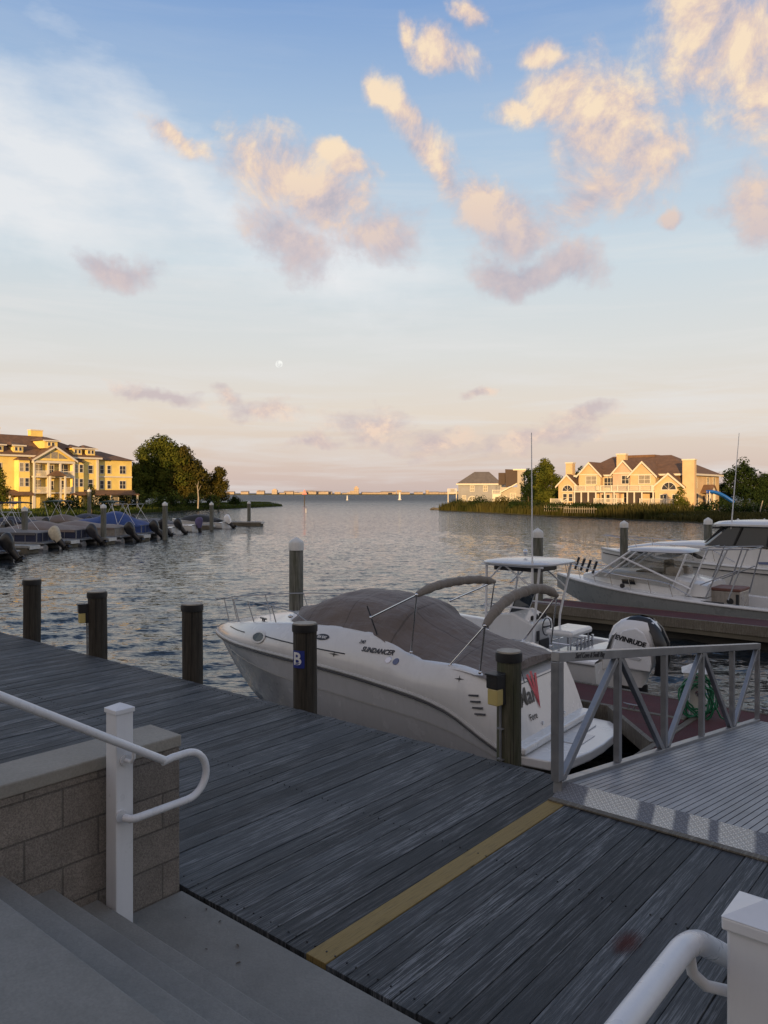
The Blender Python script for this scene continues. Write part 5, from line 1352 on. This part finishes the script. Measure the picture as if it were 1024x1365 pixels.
# right shore
TR='trees of the right shore'
tree(726,165,9.9,9.4,'dense dark tree with a sunlit top between the modern house and the gabled townhouse','leaf',seed=21,n=16000,leaf=.5,group=TR,low=.06)
tree(704,160,7.9,4.2,'lower tree crown on the left flank of the dense dark tree','leaf_dark',seed=22,n=2400,leaf=.42,group=TR)
tree(775,150,8.1,4.4,'tree top rising behind the left gables of the townhouse','leaf_dark',seed=23,n=2200,leaf=.42,group=TR)
tree(992,138,8.9,8.2,'open crowned dark tree right of the townhouse','leaf_dark',seed=24,n=6500,leaf=.44,group=TR)
tree(1021,140,6.2,6.5,'dark tree cut by the right edge of the view','leaf_dark',seed=25,n=6500,leaf=.44,group=TR)
tree(966,144,4.6,4.4,'low dark tree at the right corner of the townhouse','leaf_dark',seed=26,n=2200,leaf=.4,group=TR)
tree(907,114,3.5,3.3,'small conical evergreen in front of the arched window','leaf',seed=27,n=1700,leaf=.28,group=TR,lobes=[(0,0,.9,1.1),(.3,0,1.6,1.0),(-.3,0,2.2,.9),(.15,0,3.0,.65),(0,0,3.6,.4),(.9,0,1.3,.6),(-1.0,0,1.4,.6)])
for i,(px,D,zt,w_,lb) in enumerate(((612,168,.9,6,'low shrub in front of the grey hip roofed house'),(640,160,1.4,7,'tangled shrub before the grey house windows'),(668,150,1.6,6,'rusty shrub below the modern house'),(690,142,1.2,6,'low shrub below the dense dark tree'),(716,136,.7,6,'low dark shrub between the big tree and the water'),(742,128,.6,5,'low shrub left of the townhouse stair'),(772,124,.6,5,'low shrub under the left deck'),(800,121,.5,5,'low shrub under the middle deck'),(832,119,.5,5,'low shrub in front of the screened porch'),(936,116,.8,4,'dark shrub below the white chimney'),(960,112,1.2,6,'dark hedge right of the blue slide'),(990,110,1.1,6,'dark hedge below the open crowned tree'),(1016,108,1.1,6,'dark hedge at the right edge'))):
    tree(px,D,zt,w_,lb,'leaf_brown' if i in (2,) else 'leaf_dark',seed=60+i,n=1100,leaf=.32,trunk=False,name='shrub',cat='shrub',group='shrubs of the right shore',zb=-.6,low=.05)

# ---------------------------------------------------------------- house kit (local x along the front, y into the house, z up)
def wpane(parent,x,z,w_,h,y=0,mat='win',mull=1,frame=.09,face='front',xs=0,rows=2):
    """window: frame with a pane child. face front: plane y; side: plane x=xs, x argument = y position"""
    def B(mb,a0,a1,d0,d1,z0,z1):
        if face=='front': mb.box(a0,a1,y-d1,y-d0,z0,z1)
        else: mb.box(xs+d0,xs+d1,a0,a1,z0,z1)
    mb=MB(); f_=frame
    B(mb,x-w_/2-f_,x+w_/2+f_,0.002,.06,z-h/2-f_,z-h/2); B(mb,x-w_/2-f_,x+w_/2+f_,.002,.06,z+h/2,z+h/2+f_)
    B(mb,x-w_/2-f_,x-w_/2,.002,.06,z-h/2+.001,z+h/2-.001); B(mb,x+w_/2,x+w_/2+f_,.002,.06,z-h/2+.001,z+h/2-.001)
    if rows==2: B(mb,x-w_/2+.001,x+w_/2-.001,.025,.055,z-.03,z+.03)
    for i in range(mull): 
        xx=x-w_/2+w_*(i+1)/(mull+1); B(mb,xx-.03,xx+.03,.027,.057,z-h/2+.001,z+h/2-.001)
    wn=mb.build('window',M['trim'],parent)
    mb=MB(); B(mb,x-w_/2+.002,x+w_/2-.002,.003,.02,z-h/2+.002,z+h/2-.002); mb.build('pane',M[mat],wn)
    return wn
def railing(parent,x0,x1,y,z,h=.95,mat='trim',posts=None,yend=None,ret=True):
    mb=MB(); n=max(2,int((x1-x0)/.16))
    mb.box(x0,x1,y-.04,y+.04,z+h-.09,z+h); mb.box(x0,x1,y-.03,y+.03,z+.08,z+.15)
    for i in range(n+1): xx=x0+(x1-x0)*i/n; mb.box(xx-.030,xx+.030,y-.02,y+.02,z+.151,z+h-.091)
    for i in range(int((x1-x0)/2)+2):
        xx=min(x1-.06,x0+.06+i*2.0); mb.box(xx-.06,xx+.06,y-.065,y+.065,z,z+h+.06)
    if ret and yend is not None:
        for xx in (x0,x1):
            mb.box(xx-.04,xx+.04,y+.041,yend,z+h-.09,z+h)
            k=int((yend-y)/.16)
            for j in range(1,k): mb.box(xx-.02,xx+.02,y+j*.16-.03,y+j*.16+.03,z+.1,z+h-.091)
    return mb.build('balcony_rail',M[mat],parent)
def hiproof(mb,x0,x1,y0,y1,z0,h,ov=.5,hl=None,hr=None):
    x0-=ov;x1+=ov;y0-=ov;y1+=ov; r=(y1-y0)/2; hl=r if hl is None else hl; hr=r if hr is None else hr; ym=(y0+y1)/2
    v=[(x0,y0,z0),(x1,y0,z0),(x1,y1,z0),(x0,y1,z0),(x0+hl,ym,z0+h),(x1-hr,ym,z0+h)]
    mb.add(v,[(0,1,5,4),(1,2,5),(2,3,4,5),(3,0,4),(0,3,2,1)])
def eave(mb,x0,x1,y0,y1,z0,ov=.5,t_=.28):
    mb.box(x0-ov-.03,x1+ov+.03,y0-ov-.03,y0-ov+.05,z0-t_,z0+.03); mb.box(x1+ov-.05,x1+ov+.03,y0-ov+.051,y1+ov,z0-t_,z0+.03); mb.box(x0-ov-.03,x0-ov+.05,y0-ov+.051,y1+ov,z0-t_,z0+.03)
def gable(parent,xc,w_,y0,ye,zb,zw,h,mat,win=None,arch=False,roofmat='roof',name='gable_bay',wall=True):
    """gabled bay projecting to y0, running back to ye; walls from zb to zw, roof rises h"""
    mb=MB(); hw=w_/2
    if wall: mb.prism([(xc-hw,zb),(xc+hw,zb),(xc+hw,zw),(xc,zw+h),(xc-hw,zw)],y0,ye,axis='y')
    else: mb.prism([(xc-hw,zw),(xc+hw,zw),(xc,zw+h)],y0,ye,axis='y')
    g=mb.build(name,M[mat],parent)
    mb=MB(); ov=.4; sl=h/hw; t_=.16
    for s in (1,-1):
        xo=xc+s*(hw+ov); zo=zw-ov*sl
        mb.prism([(xo,zo+.02),(xc,zw+h+.02),(xc,zw+h+.02+t_*1.3),(xo,zo+.02+t_)],y0-.42,ye+h*.6,axis='y')
    mb.build('gable_roof',M[roofmat],g)
    mb=MB()
    for s in (1,-1):
        xo=xc+s*(hw+ov); zo=zw-ov*sl
        mb.prism([(xo,zo-.17),(xc,zw+h-.17),(xc,zw+h+.20),(xo,zo+.16)],y0-.50,y0-.422,axis='y')
    mb.build('bargeboard',M['trim'],g)
    return g
def chimney(parent,x,y,w_,d_,z0,z1,mat='tan_siding'):
    mb=MB(); mb.box(x-w_/2,x+w_/2,y,y+d_,z0,z1); c_=mb.build('chimney',M[mat],parent)
    mb=MB(); mb.box(x-w_/2-.1,x+w_/2+.1,y-.1,y+d_+.1,z1+.001,z1+.22); mb.build('chimney_cap',M['trim'],c_)

# ================================================================== yellow building on the left
x0,y0=-70.5,124.5; x1,y1=-49.5,150.0; LL=math.hypot(x1-x0,y1-y0); an=math.atan2(y1-y0,x1-x0)
yb=thing('apartment_building','long sunlit yellow three storey building with dormers and a brown roof','building',(x0,y0,-.7),an)
SF=26.6
mb=MB(); mb.box(-22,SF,0,13,0,9.6); mb.build('wall',M['yellow_siding'],yb)
mb=MB(); mb.box(SF+.01,SF+7.6,.9,12,0,9.3); mb.build('wing_wall',M['yellow_siding'],yb)
mb=MB(); hiproof(mb,-22,SF+.6,0,13,9.62,3.9,hr=8.5,hl=6); rfm=mb.build('roof',M['roof'],yb)
mb=MB(); hiproof(mb,SF-4,SF+7.6,.9,12,9.32,1.9,hr=4,hl=1); mb.build('wing_roof',M['roof'],yb)
mb=MB(); eave(mb,-22,SF,0,13,9.6); mb.build('eave_board',M['trim'],yb)
for cx in (10.2,18.0): chimney(rfm,cx,6.4,2.2,1.2,11.5,14.5,'yellow_siding')
for cx in (-15,-9,-2,3.2,8.3,11.7,17.4,22.6,25.2):
    big=abs(cx-17.4)<.1
    w_=1.7 if not big else 2.4; zb_=9.9 if not big else 11.0
    mb=MB(); mb.box(cx-w_/2,cx+w_/2,.3 if not big else .0,4.2,zb_,zb_+1.35); dmr=mb.build('dormer',M['yellow_siding'],yb)
    mb=MB(); hiproof(mb,cx-w_/2,cx+w_/2,.3 if not big else 0,5.4,zb_+1.4,.75,ov=.4,hl=1.1,hr=1.1); mb.build('dormer_roof',M['roof'],dmr)
    mb=MB(); mb.box(cx-w_/2-.42,cx+w_/2+.42,(-.12 if not big else -.42),(-.1 if not big else -.4)+.05,zb_+1.22,zb_+1.45); mb.build('fascia',M['trim'],dmr)
    for s in (-.36,.36): wpane(dmr,cx+s,zb_+.75,.42,.6,y=.3 if not big else 0,mull=0,rows=1,frame=.06)
cxm=17.4
gb=gable(yb,cxm,7.6,-1.2,3,8.75,8.9,2.3,'yellow_siding')
mb=MB()
for s in (1,-1): mb.prism([(cxm+s*.75,9.15),(cxm+s*2.5,9.15),(cxm+s*1.6,9.75),(cxm+s*.75,10.15)],-1.23,-1.202,axis='y')
mb.box(cxm-.6,cxm+.6,-1.23,-1.202,9.15,10.3); mb.build('gable_panel',M['win2'],gb)
mb=MB(); mb.box(cxm-3.8,cxm+3.8,-1.4,0,8.3,8.7); mb.box(cxm-3.8,cxm+3.8,-1.4,0,5.75,6.0); mb.box(cxm-3.8,cxm+3.8,-1.4,0,2.95,3.15)
for xx in (-3.65,-1.1,1.1,3.65): mb.box(cxm+xx-.14,cxm+xx+.14,-1.35,-1.03,6.01,8.29)
for xx in (-3.65,-1.1,1.1,3.65): mb.box(cxm+xx-.16,cxm+xx+.16,-1.36,-1.0,3.151,5.749); mb.box(cxm+xx-.17,cxm+xx+.17,-1.36,-1.0,0,2.949)
mb.build('portico_frame',M['trim'],yb)
for zz in (6.0,3.15):
    railing(yb,cxm-3.5,cxm-1.25,-1.2,zz); railing(yb,cxm+1.25,cxm+3.5,-1.2,zz)
mb=MB(); mb.prism([(cxm-1.7,6.05),(cxm+1.7,6.05),(cxm,7.0)],-2.6,-1.42,axis='y'); mb.build('porch_roof',M['roof'],yb)
mb=MB(); mb.box(cxm-1.5,cxm-1.25,-2.5,-2.25,0,6.04); mb.build('porch_column',M['trim'],yb)
mb=MB(); mb.box(cxm+1.25,cxm+1.5,-2.5,-2.25,0,6.04); mb.build('porch_column',M['trim'],yb)
for xx,zz,w_,h_ in ((-2.3,7.3,1.2,1.5),(2.3,7.3,1.6,1.6),(-2.4,4.5,.9,1.6),(2.4,4.5,.9,1.5),(0,4.4,.8,1.5),(0,7.2,.9,1.5)): wpane(yb,cxm+xx,zz,w_,h_,mat='win2' if xx<0 else 'win')
for bx in (1.5,12.2,22.2):
    mb=MB(); mb.prism([(bx-1.35,-.02),(bx-.95,-.85),(bx+.95,-.85),(bx+1.35,-.02)],.2,8.7,axis='z'); by=mb.build('bay',M['yellow_siding'],yb)
    mb=MB(); mb.add([(bx-1.6,-.03,8.7),(bx-1.1,-1.1,8.7),(bx+1.1,-1.1,8.7),(bx+1.6,-.03,8.7),(bx-.6,-.03,9.35),(bx+.6,-.03,9.35)],[(0,1,4),(1,2,5,4),(2,3,5),(0,3,2,1)]); mb.build('bay_roof',M['roof'],by)
    for zz in (4.9,7.5):
        for s in (-.47,.47): wpane(by,bx+s,zz,.62,1.35,y=-.85,mull=0,mat='win' if s>0 else 'win2')
for xx in (-10,-6,-2.2,5.0,8.3,25.0):
    for zz in (7.4,4.8): wpane(yb,xx,zz,.8,1.4,mull=0)
for xx in (27.8,29.3,32.2):
    for zz in (4.6,7.5): wpane(yb,xx,zz,1.25 if xx>31 else .7,1.45,y=.9,mull=1 if xx>31 else 0)
mb=MB(); mb.box(SF+.01,SF+7.65,.75,.88,6.0,6.25); mb.box(SF-.5,SF,-.12,-.001,0,9.3); mb.build('belt_course',M['trim'],yb)
mb=MB(); mb.prism([(-2.2,2.6),(-2.2,2.75),(-.01,3.6),(-.01,2.6)],20.8,34.0,axis='x'); mb.build('lean_to_roof',M['roof'],yb)
mb=MB(); mb.prism([(-2.2,2.6),(-2.2,2.75),(-.01,3.6),(-.01,2.6)],-14,13.4,axis='x'); mb.build('lean_to_roof',M['roof'],yb)
for xx in (21,24.5,28,33.6,-8.5,-4,0.5,5,9.2,13.2):
    mb=MB(); mb.box(xx-.14,xx+.14,-2.1,-1.85,0,2.59); mb.build('porch_post',M['trim'],yb)
mb=MB(); mb.box(24.8,27.6,-.08,-.002,0,2.3); mb.build('garage_door',M['trim'],yb)
for xx in (22.8,30,-2,3,7.5,11.2): wpane(yb,xx,1.5,1.5,1.5,mat='screen' if xx<10 else 'win2')

# ================================================================== gabled townhouse on the right
x0,y0=31.7,140.0; x1,y1=50.1,125.0; LL=math.hypot(x1-x0,y1-y0); an=math.atan2(y1-y0,x1-x0)
Z0=-.6
th=thing('gabled_townhouse','big cream townhouse with four gables, balconies and white deck rails on the right shore','house',(x0,y0,Z0),an)
mb=MB(); mb.box(3.2,LL-.6,1.2,16,0,6.1); mb.build('wall',M['beige_siding'],th)
mb=MB(); hiproof(mb,3.2,LL-.6,1.2,16,6.12,3.5,ov=.6,hr=6.5,hl=4); trf=mb.build('roof',M['roof'],th)
mb=MB(); eave(mb,3.2,LL-.6,1.2,16,6.1,ov=.6); mb.build('eave_board',M['trim'],th)
mb=MB(); mb.prism([(1.4,0),(13.0,0),(13.0,0)],0,1,axis='z') if False else None
# bays with gables
gspec=[(5.9,4.0,'beige_siding',0.0,6.15,2.05),(12.0,3.9,'pink_siding',.2,6.3,2.1),(15.6,4.3,'beige_siding',-.6,5.95,2.15)]
for i,(gx,w_,mt,yy,zw,h) in enumerate(gspec):
    g=gable(th,gx,w_,yy,6,3.0,zw,h,mt)
    wpane(g,gx+.3,5.2,1.9 if i!=1 else 1.2,1.35,y=yy,mull=1,mat='win2' if i!=1 else 'win')
    mb=MB(); mb.box(gx-w_/2-.02,gx+w_/2+.02,yy-.07,yy-.003,zw-.05,zw+.12); mb.build('gable_band',M['trim'],g)
# chimneys
chimney(th,10.7,2.2,1.6,1.0,5.5,9.6,'beige_siding'); chimney(th,1.0,2.0,1.3,1.2,0,8.3,'beige_siding'); chimney(th,LL-.55,-.9,1.9,1.0,0,8.2,'beige_siding')
# left low gable with fan window
g=gable(th,1.5,3.6,.4,5,0,4.35,1.75,'beige_siding')
def fan(parent,xc,zc,r,y,mat='win',fr='trim',n=12):
    mb=MB(); mb.loft([[(xc+(r+.12)*math.cos(PI*i/n),y-.06,zc+(r+.12)*math.sin(PI*i/n)) for i in range(n+1)],[(xc+r*math.cos(PI*i/n),y-.06,zc+r*math.sin(PI*i/n)) for i in range(n+1)]]); 
    for i in (3,6,9): mb.bar((xc,y-.05,zc),(xc+r*math.cos(PI*i/n),y-.05,zc+r*math.sin(PI*i/n)),.07,.03)
    mb.box(xc-r-.12,xc+r+.12,y-.07,y-.02,zc-.12,zc-.001)
    f_=mb.build('arched_window',M[fr],parent); mb=MB(); mb.prism([(xc+r*math.cos(PI*i/n),zc+r*math.sin(PI*i/n)) for i in range(n+1)],y-.02,y-.004,axis='y'); mb.build('pane',M[mat],f_)
fan(g,1.5,3.3,1.0,.4); wpane(g,1.0,2.1,.7,1.3,y=.4,mull=0); wpane(g,2.1,2.1,.7,1.3,y=.4,mull=0)
# right lower gable with fan window and low roof between
g=gable(th,20.1,4.6,-1.0,5,0,4.1,1.95,'beige_siding'); fan(g,20.1,3.5,1.15,-1.0)
wpane(g,19.2,1.9,1.0,1.5,y=-1.0); wpane(g,21.2,1.9,1.0,1.5,y=-1.0)
mb=MB(); mb.prism([(-.6,3.6),(1.19,5.9),(1.19,3.6)],17.9,22.6,axis='x'); mb.build('lean_to_roof',M['roof'],th)
# two storey porch: slab, posts, screens, upper balcony
mb=MB(); mb.box(3.6,17.8,-1.6,1.19,3.05,3.28); mb.box(3.2,22.3,-2.9,1.19,.85,1.05); dk=mb.build('porch_deck',M['trim'],th)
mb=MB()
for xx in (3.7,5.0,6.3,7.7,9.3,11.0,13.3,14.5,15.8,17.7):
    mb=MB(); mb.box(xx-.10,xx+.10,-1.55,-1.35,1.051,3.049); mb.build('porch_post',M['trim'],th)
for a_,b_ in ((3.85,7.6),(13.4,15.7)):
    mb=MB(); mb.box(a_,b_,-1.3,-1.26,1.06,3.04); mb.build('porch_screen',M['screen'],th)
for xx,mt in ((8.5,'win'),(10.1,'screen'),(12.2,'win'),(16.8,'win')): wpane(th,xx,2.1,1.1,1.6,y=1.2,mat=mt,mull=1)
wpane(th,9.0,4.7,1.8,1.7,y=1.2,mat='win',mull=2)
mb=MB(); mb.box(7.8,11.2,.0,1.19,1.051,3.049); mb.build('porch_wall',M['pink_siding'],th)
for xx in (8.4,9.3,10.4): wpane(th,xx,2.0,.6,1.3,y=0.0,mull=0,mat='screen' if xx==8.4 else 'win')
railing(th,3.7,7.8,-1.5,3.28,yend=0); railing(th,7.95,11.1,-.2,3.28); railing(th,11.2,13.2,-.6,3.28); railing(th,13.4,17.7,-1.5,3.28,yend=-.6)
railing(th,7.9,13.1,-2.8,1.05); railing(th,15.9,22.2,-2.8,1.05); railing(th,-1.0,1.2,-1.4,.95)
mb=MB(); mb.box(3.3,22.2,-2.6,-2.5,-.1,.84); mb.box(-1,2.8,-.6,.39,.72,.93); mb.build('deck_skirt',M['brown_siding'],th)
def stair(x,dx):
    mb=MB()
    for i in range(6):
        xx=x+dx*i*.32; z=1.0-i*.19; mb.box(min(xx,xx+dx*.32),max(xx,xx+dx*.32),-3.9,-2.92,z-.06,z)
    mb.bar((x,-3.9,2.0),(x+dx*2,-3.9,.85),.06,.10); mb.bar((x,-3.9,1.0),(x+dx*2,-3.9,-.1),.05,.22); mb.bar((x,-3.9,.2),(x,-3.9,2.0),.09,.09); mb.bar((x+dx*2,-3.9,-.2),(x+dx*2,-3.9,.9),.09,.09)
    for i in range(1,10): mb.bar((x+dx*i*.2,-3.9,1.0-i*.11),(x+dx*i*.2,-3.9,1.98-i*.115),.04,.04)
    mb.build('stair',M['trim'],th)
stair(3.6,-1); stair(22.0,1)
mb=MB(); mb.box(16.4,19.2,-2.45,-2.4,-.1,.8); mb.build('skirt_panel',M['trim'],th)
# right side wall: windows, entry gable
xs_=LL-.6
for yy,zz,w_,h_ in ((2.8,4.6,1.4,1.6),(3.6,1.9,1.1,1.9),(9.5,4.7,1.0,1.7),(13.0,4.7,1.0,1.7),(13.2,1.9,1.0,1.6),(9.8,1.9,1.0,1.6)): wpane(th,yy,zz,w_,h_,face='side',xs=xs_,mull=0 if w_<1.2 else 1,mat='win2' if zz>4 else 'win')
mb=MB(); m90=Matrix.Translation((xs_,7.2,0))@Matrix.Rotation(R(90),4,'Z')
mb.prism([(-1.6,3.0),(1.6,3.0),(0,4.1)],-1.6,.0,axis='y',m=m90); en=mb.build('entry_gable',M['trim'],th)
mb=MB()
for s in (1,-1): mb.prism([(s*1.9,2.92),(0,4.22),(0,4.34),(s*1.9,3.04)],-1.8,-.002,axis='y',m=m90)
mb.build('entry_roof',M['roof'],en)
mb=MB(); mb.box(xs_+1.3,xs_+1.5,5.9,6.1,0,2.99); mb.build('entry_post',M['trim'],en)
mb=MB(); mb.box(xs_+1.3,xs_+1.5,8.3,8.5,0,2.99); mb.build('entry_post',M['trim'],en)
mb=MB(); mb.box(xs_+.002,xs_+.08,6.7,7.7,.3,2.5); mb.build('door',M['brown_siding'],th)
# rear ridge pieces showing over the roof
mb=MB(); mb.box(7.5,14.5,8.0,12,8.6,9.75); rr_=mb.build('rear_roof_block',M['roof'],trf)
# blue slide
sd_=thing('blue_slide','bright blue curved plastic slide standing by the right corner of the townhouse','slide',P(951,120,-.6))
mb=MB(); secs=[]
for i in range(15):
    u=i/14; x=-.9+4.0*u; z=2.95+.25*math.sin(u*2.2)-1.9*u**1.7; y=.3*math.sin(u*3)
    secs.append([(x,y-.55,z+.42),(x,y-.52,z+.1),(x,y-.3,z-.08),(x,y+.3,z-.08),(x,y+.52,z+.1),(x,y+.55,z+.42)])
mb.loft(secs); b_=mb.build('chute',M['blue_slide'],sd_,smooth=True); b_.modifiers.new('thick','SOLIDIFY').thickness=.07
mb=MB(); 
for y in (-.5,.5): mb.tube([(-.8,y,0),(-.8,y,3.2)],.05,6)
for i in range(6): mb.tube([(-.8,-.5,.4+.45*i),(-.8,.5,.4+.45*i)],.03,5)
mb.build('ladder',M['trim'],sd_)

# ================================================================== grey hip roofed house and the modern house
gh=thing('grey_house','grey house with a hipped roof at the tip of the right shore','house',P(611,190,-.6),R(-6))
mb=MB(); mb.box(0,10.2,0,9,0,5.2); mb.build('wall',M['grey_siding'],gh)
mb=MB(); v=[(-.5,-.5,5.2),(10.7,-.5,5.2),(10.7,9.5,5.2),(-.5,9.5,5.2),(4.0,3.2,8.2),(7.6,3.2,8.2),(7.6,6,8.2),(4,6,8.2)]; mb.add(v,[(0,1,5,4),(1,2,6,5),(2,3,7,6),(3,0,4,7),(4,5,6,7),(0,3,2,1)]); mb.build('roof',M['roof_grey'],gh)
mb=MB(); eave(mb,0,10.2,0,9,5.2); mb.build('eave_board',M['trim'],gh)
wpane(gh,3.4,4.0,.9,1.3); wpane(gh,6.6,4.0,.9,1.3); wpane(gh,1.4,1.6,.8,1.3); fan(gh,3.4,1.2,.9,0)
mb=MB(); mb.box(8.2,12.2,-2.6,-.01,0,2.7); ax=mb.build('annex',M['trim'],gh); wpane(ax,9.4,1.4,1.0,1.2,y=-2.6); wpane(ax,11.0,1.4,1.0,1.2,y=-2.6)
railing(ax,8.2,12.2,-2.5,2.71); mb=MB(); mb.box(9.0,11.8,.0,4,2.72,5.0); mb.build('upper_wall',M['tan_siding'],ax)
tw=thing('deck_tower','small raised viewing deck left of the grey house','deck',P(603,188,-.8),R(-6))
mb=MB(); mb.box(-1.1,1.1,-1,1,3.0,3.2); mb.build('platform',M['trim'],tw); railing(tw,-1.1,1.1,-1,3.2)
mb=MB(); 
for x in (-1,1):
    for y in (-.9,.9): mb.box(x-.09,x+.09,y-.09,y+.09,-.3,2.99)
mb.build('post',M['trim'],tw)
mb=MB(); mb.box(-.4,.6,0,.8,3.2,4.1); mb.build('storage_box',M['grey_siding'],tw)
mh=thing('modern_house','modern house with a dark brown slanted upper storey and pale square chimney tower','house',P(668,170,-.6),R(-10))
mb=MB(); mb.box(0,4.0,0,8,0,4.2); mb.build('wall',M['tan_siding'],mh)
mb=MB(); mb.prism([(1.0,4.21),(4.4,5.2),(4.4,8.0),(.9,8.15)],-.4,7,axis='y'); mb.box(-.6,.85,1,6,4.8,7.4); mb.build('upper_storey',M['brown_siding'],mh)
mb=MB(); mb.box(3.55,5.2,-.9,1.2,0,7.85); tw_=mb.build('chimney_tower',M['tan_siding'],mh); mb=MB(); mb.box(2.6,5.5,-1.1,1.5,7.86,8.15); mb.build('tower_cap',M['trim'],tw_)
mb=MB(); mb.prism([(-.2,2.9),(3.5,4.9),(3.5,5.15),(-.2,3.15)],-1.2,-.01,axis='y'); mb.build('lean_to_roof',M['trim'],mh)
wpane(mh,2.6,1.9,1.1,1.9); wpane(mh,.8,1.6,.7,1.4)
mb=MB(); mb.box(5.25,8.5,.5,6,0,2.9); mb.build('side_wing',M['tan_siding'],mh)
# fences of white pickets on the shore
for i,(px,D,L_,lb) in enumerate(((726,128,7,'short picket fence left of the townhouse near the water'),(752,118,5,'picket fence posts below the left deck stair'))):
    o=thing('picket_fence',lb,'fence',P(px,D,-.7),R(-30),'picket fences by the right shore')
    mb=MB()
    for k in range(int(L_/.35)): mb.box(k*.35-.03,k*.35+.03,-.02,.02,0,.95+.05*math.sin(k))
    mb.build('picket',M['deadwood'],o)['kind']='stuff'
    mb=MB(); mb.box(0,L_,.021,.05,.6,.68); mb.build('rail',M['deadwood'],o)
# leaning pale post on the right bank
dr=thing('leaning_post','pale leaning driftwood post on the grassy bank near the right edge','post',P(1012,104,-.6)); mb=MB(); mb.tube([(0,0,-.3),(.25,0,1.0),(.5,0,1.9)],[.09,.08,.05],7); mb.build('post',M['deadwood'],dr,smooth=True)
# deck chair-like orange object in front of the houses
ch=thing('lawn_chair','pinkish lawn chair on the grass in front of the screened porch','chair',P(868,116,-.55),R(-30))
mb=MB(); mb.box(-.35,.35,-.3,.3,.38,.46); mb.build('seat',M['pink_siding'],ch); mb=MB(); mb.bar((-.0,.28,.42),(0,.55,1.15),.62,.06,up=(1,0,0)); mb.build('backrest',M['pink_siding'],ch)
for x in (-.33,.33):
    mb=MB(); mb.box(x-.04,x+.04,-.28,-.2,0,.38); mb.box(x-.04,x+.04,.2,.28,0,.38); mb.build('leg',M['pink_siding'],ch)
# rock riprap tip on the right point
rk=thing('rock_jetty','low dark rock jetty at the tip of the right shore','rocks',P(582,176,ZW)); mb=MB(); rnd=random.Random(9)
for i in range(26): mb.ball((rnd.uniform(-1.5,4.5),rnd.uniform(-1,1.2),rnd.uniform(0,.35)),rnd.uniform(.3,.6),rnd.uniform(.3,.6),rnd.uniform(.2,.45),6,4)
mb.build('rock',M['barge'],rk)['kind']='stuff'
# small things on the water
def buoy(px,D,label,r=.5,h=1.6,mat='white_cap'):
    o=thing('buoy',label,'buoy',P(px,D,ZW),0,'white buoys on the open bay'); mb=MB(); mb.loft([[(q*math.cos(x),q*math.sin(x),z) for x in [2*PI*j/12 for j in range(12)]] for q,z in ((r,-.3),(r,.3),(r*.6,.5),(r*.45,h),(.02,h+.2))],closed=True,caps=True); mb.build('body',M[mat],o,smooth=True)
buoy(533,420,'larger white buoy right of the middle of the bay',1.1,4.0); buoy(463,400,'small white buoy on the open bay left of the larger one',.6,2.4)
mk=thing('channel_marker','thin post with a small red marker board standing in the bay','marker',P(406,230,ZW)); mb=MB(); mb.cyl((0,0,-2),(0,0,4.6),.14,n=8); mb.build('post',M['bark'],mk); mb=MB(); mb.prism([(-.75,3.4),(.75,3.4),(0,4.9)],-.17,-.15,axis='y'); mb.build('board',M['decal_red'],mk)
mk=thing('stake','thin white stake in the water near the mouth of the basin','stake',P(408,150,ZW)); mb=MB(); mb.cyl((0,0,-1),(0,0,.8),.06,n=6); mb.build('post',M['white_cap'],mk)
# ================================================================== far shore with its sunlit skyline
mb=MB(); mb.box(-1500,1500,1500,1900,-6,-.2); tag(mb.build('far_shore',M['soil']),kind='structure')
rnd=random.Random(17); protos=[]
def city_block(kind):
    o=thing('skyline_building','x','building',(0,1510,-.2),0,'sunlit buildings of the far shore'); 
    w_,h_={'low':(14,3.6),'wide':(28,4.2),'mid':(13,6.5),'tower':(12,10.5)}[kind]
    mb=MB(); mb.box(-w_/2,w_/2,0,14,0,h_)
    if kind=='tower': mb.box(-w_/4,w_/4,2,10,h_+.01,h_+2.2)
    if kind in('low','wide'): mb.prism([(-.8,h_+.01),(14.8,h_+.01),(7,h_+2)],-w_/2-.5,w_/2+.5,axis='x')
    mb.build('wall',M['city'],o)
    mb=MB()
    for k in range(int(w_/4)):
        for z in range(int(h_/3)): mb.box(-w_/2+1.4+k*4,-w_/2+2.9+k*4,-.35,-.02,.9+z*3,2.3+z*3)
    mb.build('windows',M['win'],o)['kind']='stuff'
    return o
LBL={'low':'low sunlit house on the far shore across the bay','wide':'long low sunlit building on the far shore across the bay','mid':'mid height sunlit building block on the far shore','tower':'sunlit tower block rising from the far shore skyline'}
pr={k:city_block(k) for k in LBL}
for k,o in pr.items(): o['label']=LBL[k]
xw=-345
first={k:True for k in LBL}
while xw<230:
    px=512+xw/1500*1030
    if 335<px<372: k=rnd.choice(['mid','tower','mid','wide'])
    elif 462<px<486 or 535<px<550: k=rnd.choice(['tower','mid','wide'])
    else: k=rnd.choice(['low','wide','low','wide','mid'] )
    if first[k]: o=pr[k]; first[k]=False
    else:
        o=pr[k].copy(); C.objects.link(o)
        for c_ in children(pr[k]): d_=c_.copy(); C.objects.link(d_); d_.parent=o
    s=rnd.uniform(.45,1.05); o.scale=(s,1,rnd.uniform(.55,1.25)); o.location=(xw,1510+rnd.uniform(0,60),-.2); xw+=rnd.uniform(6,17)*(1.6 if k=='wide' else 1)
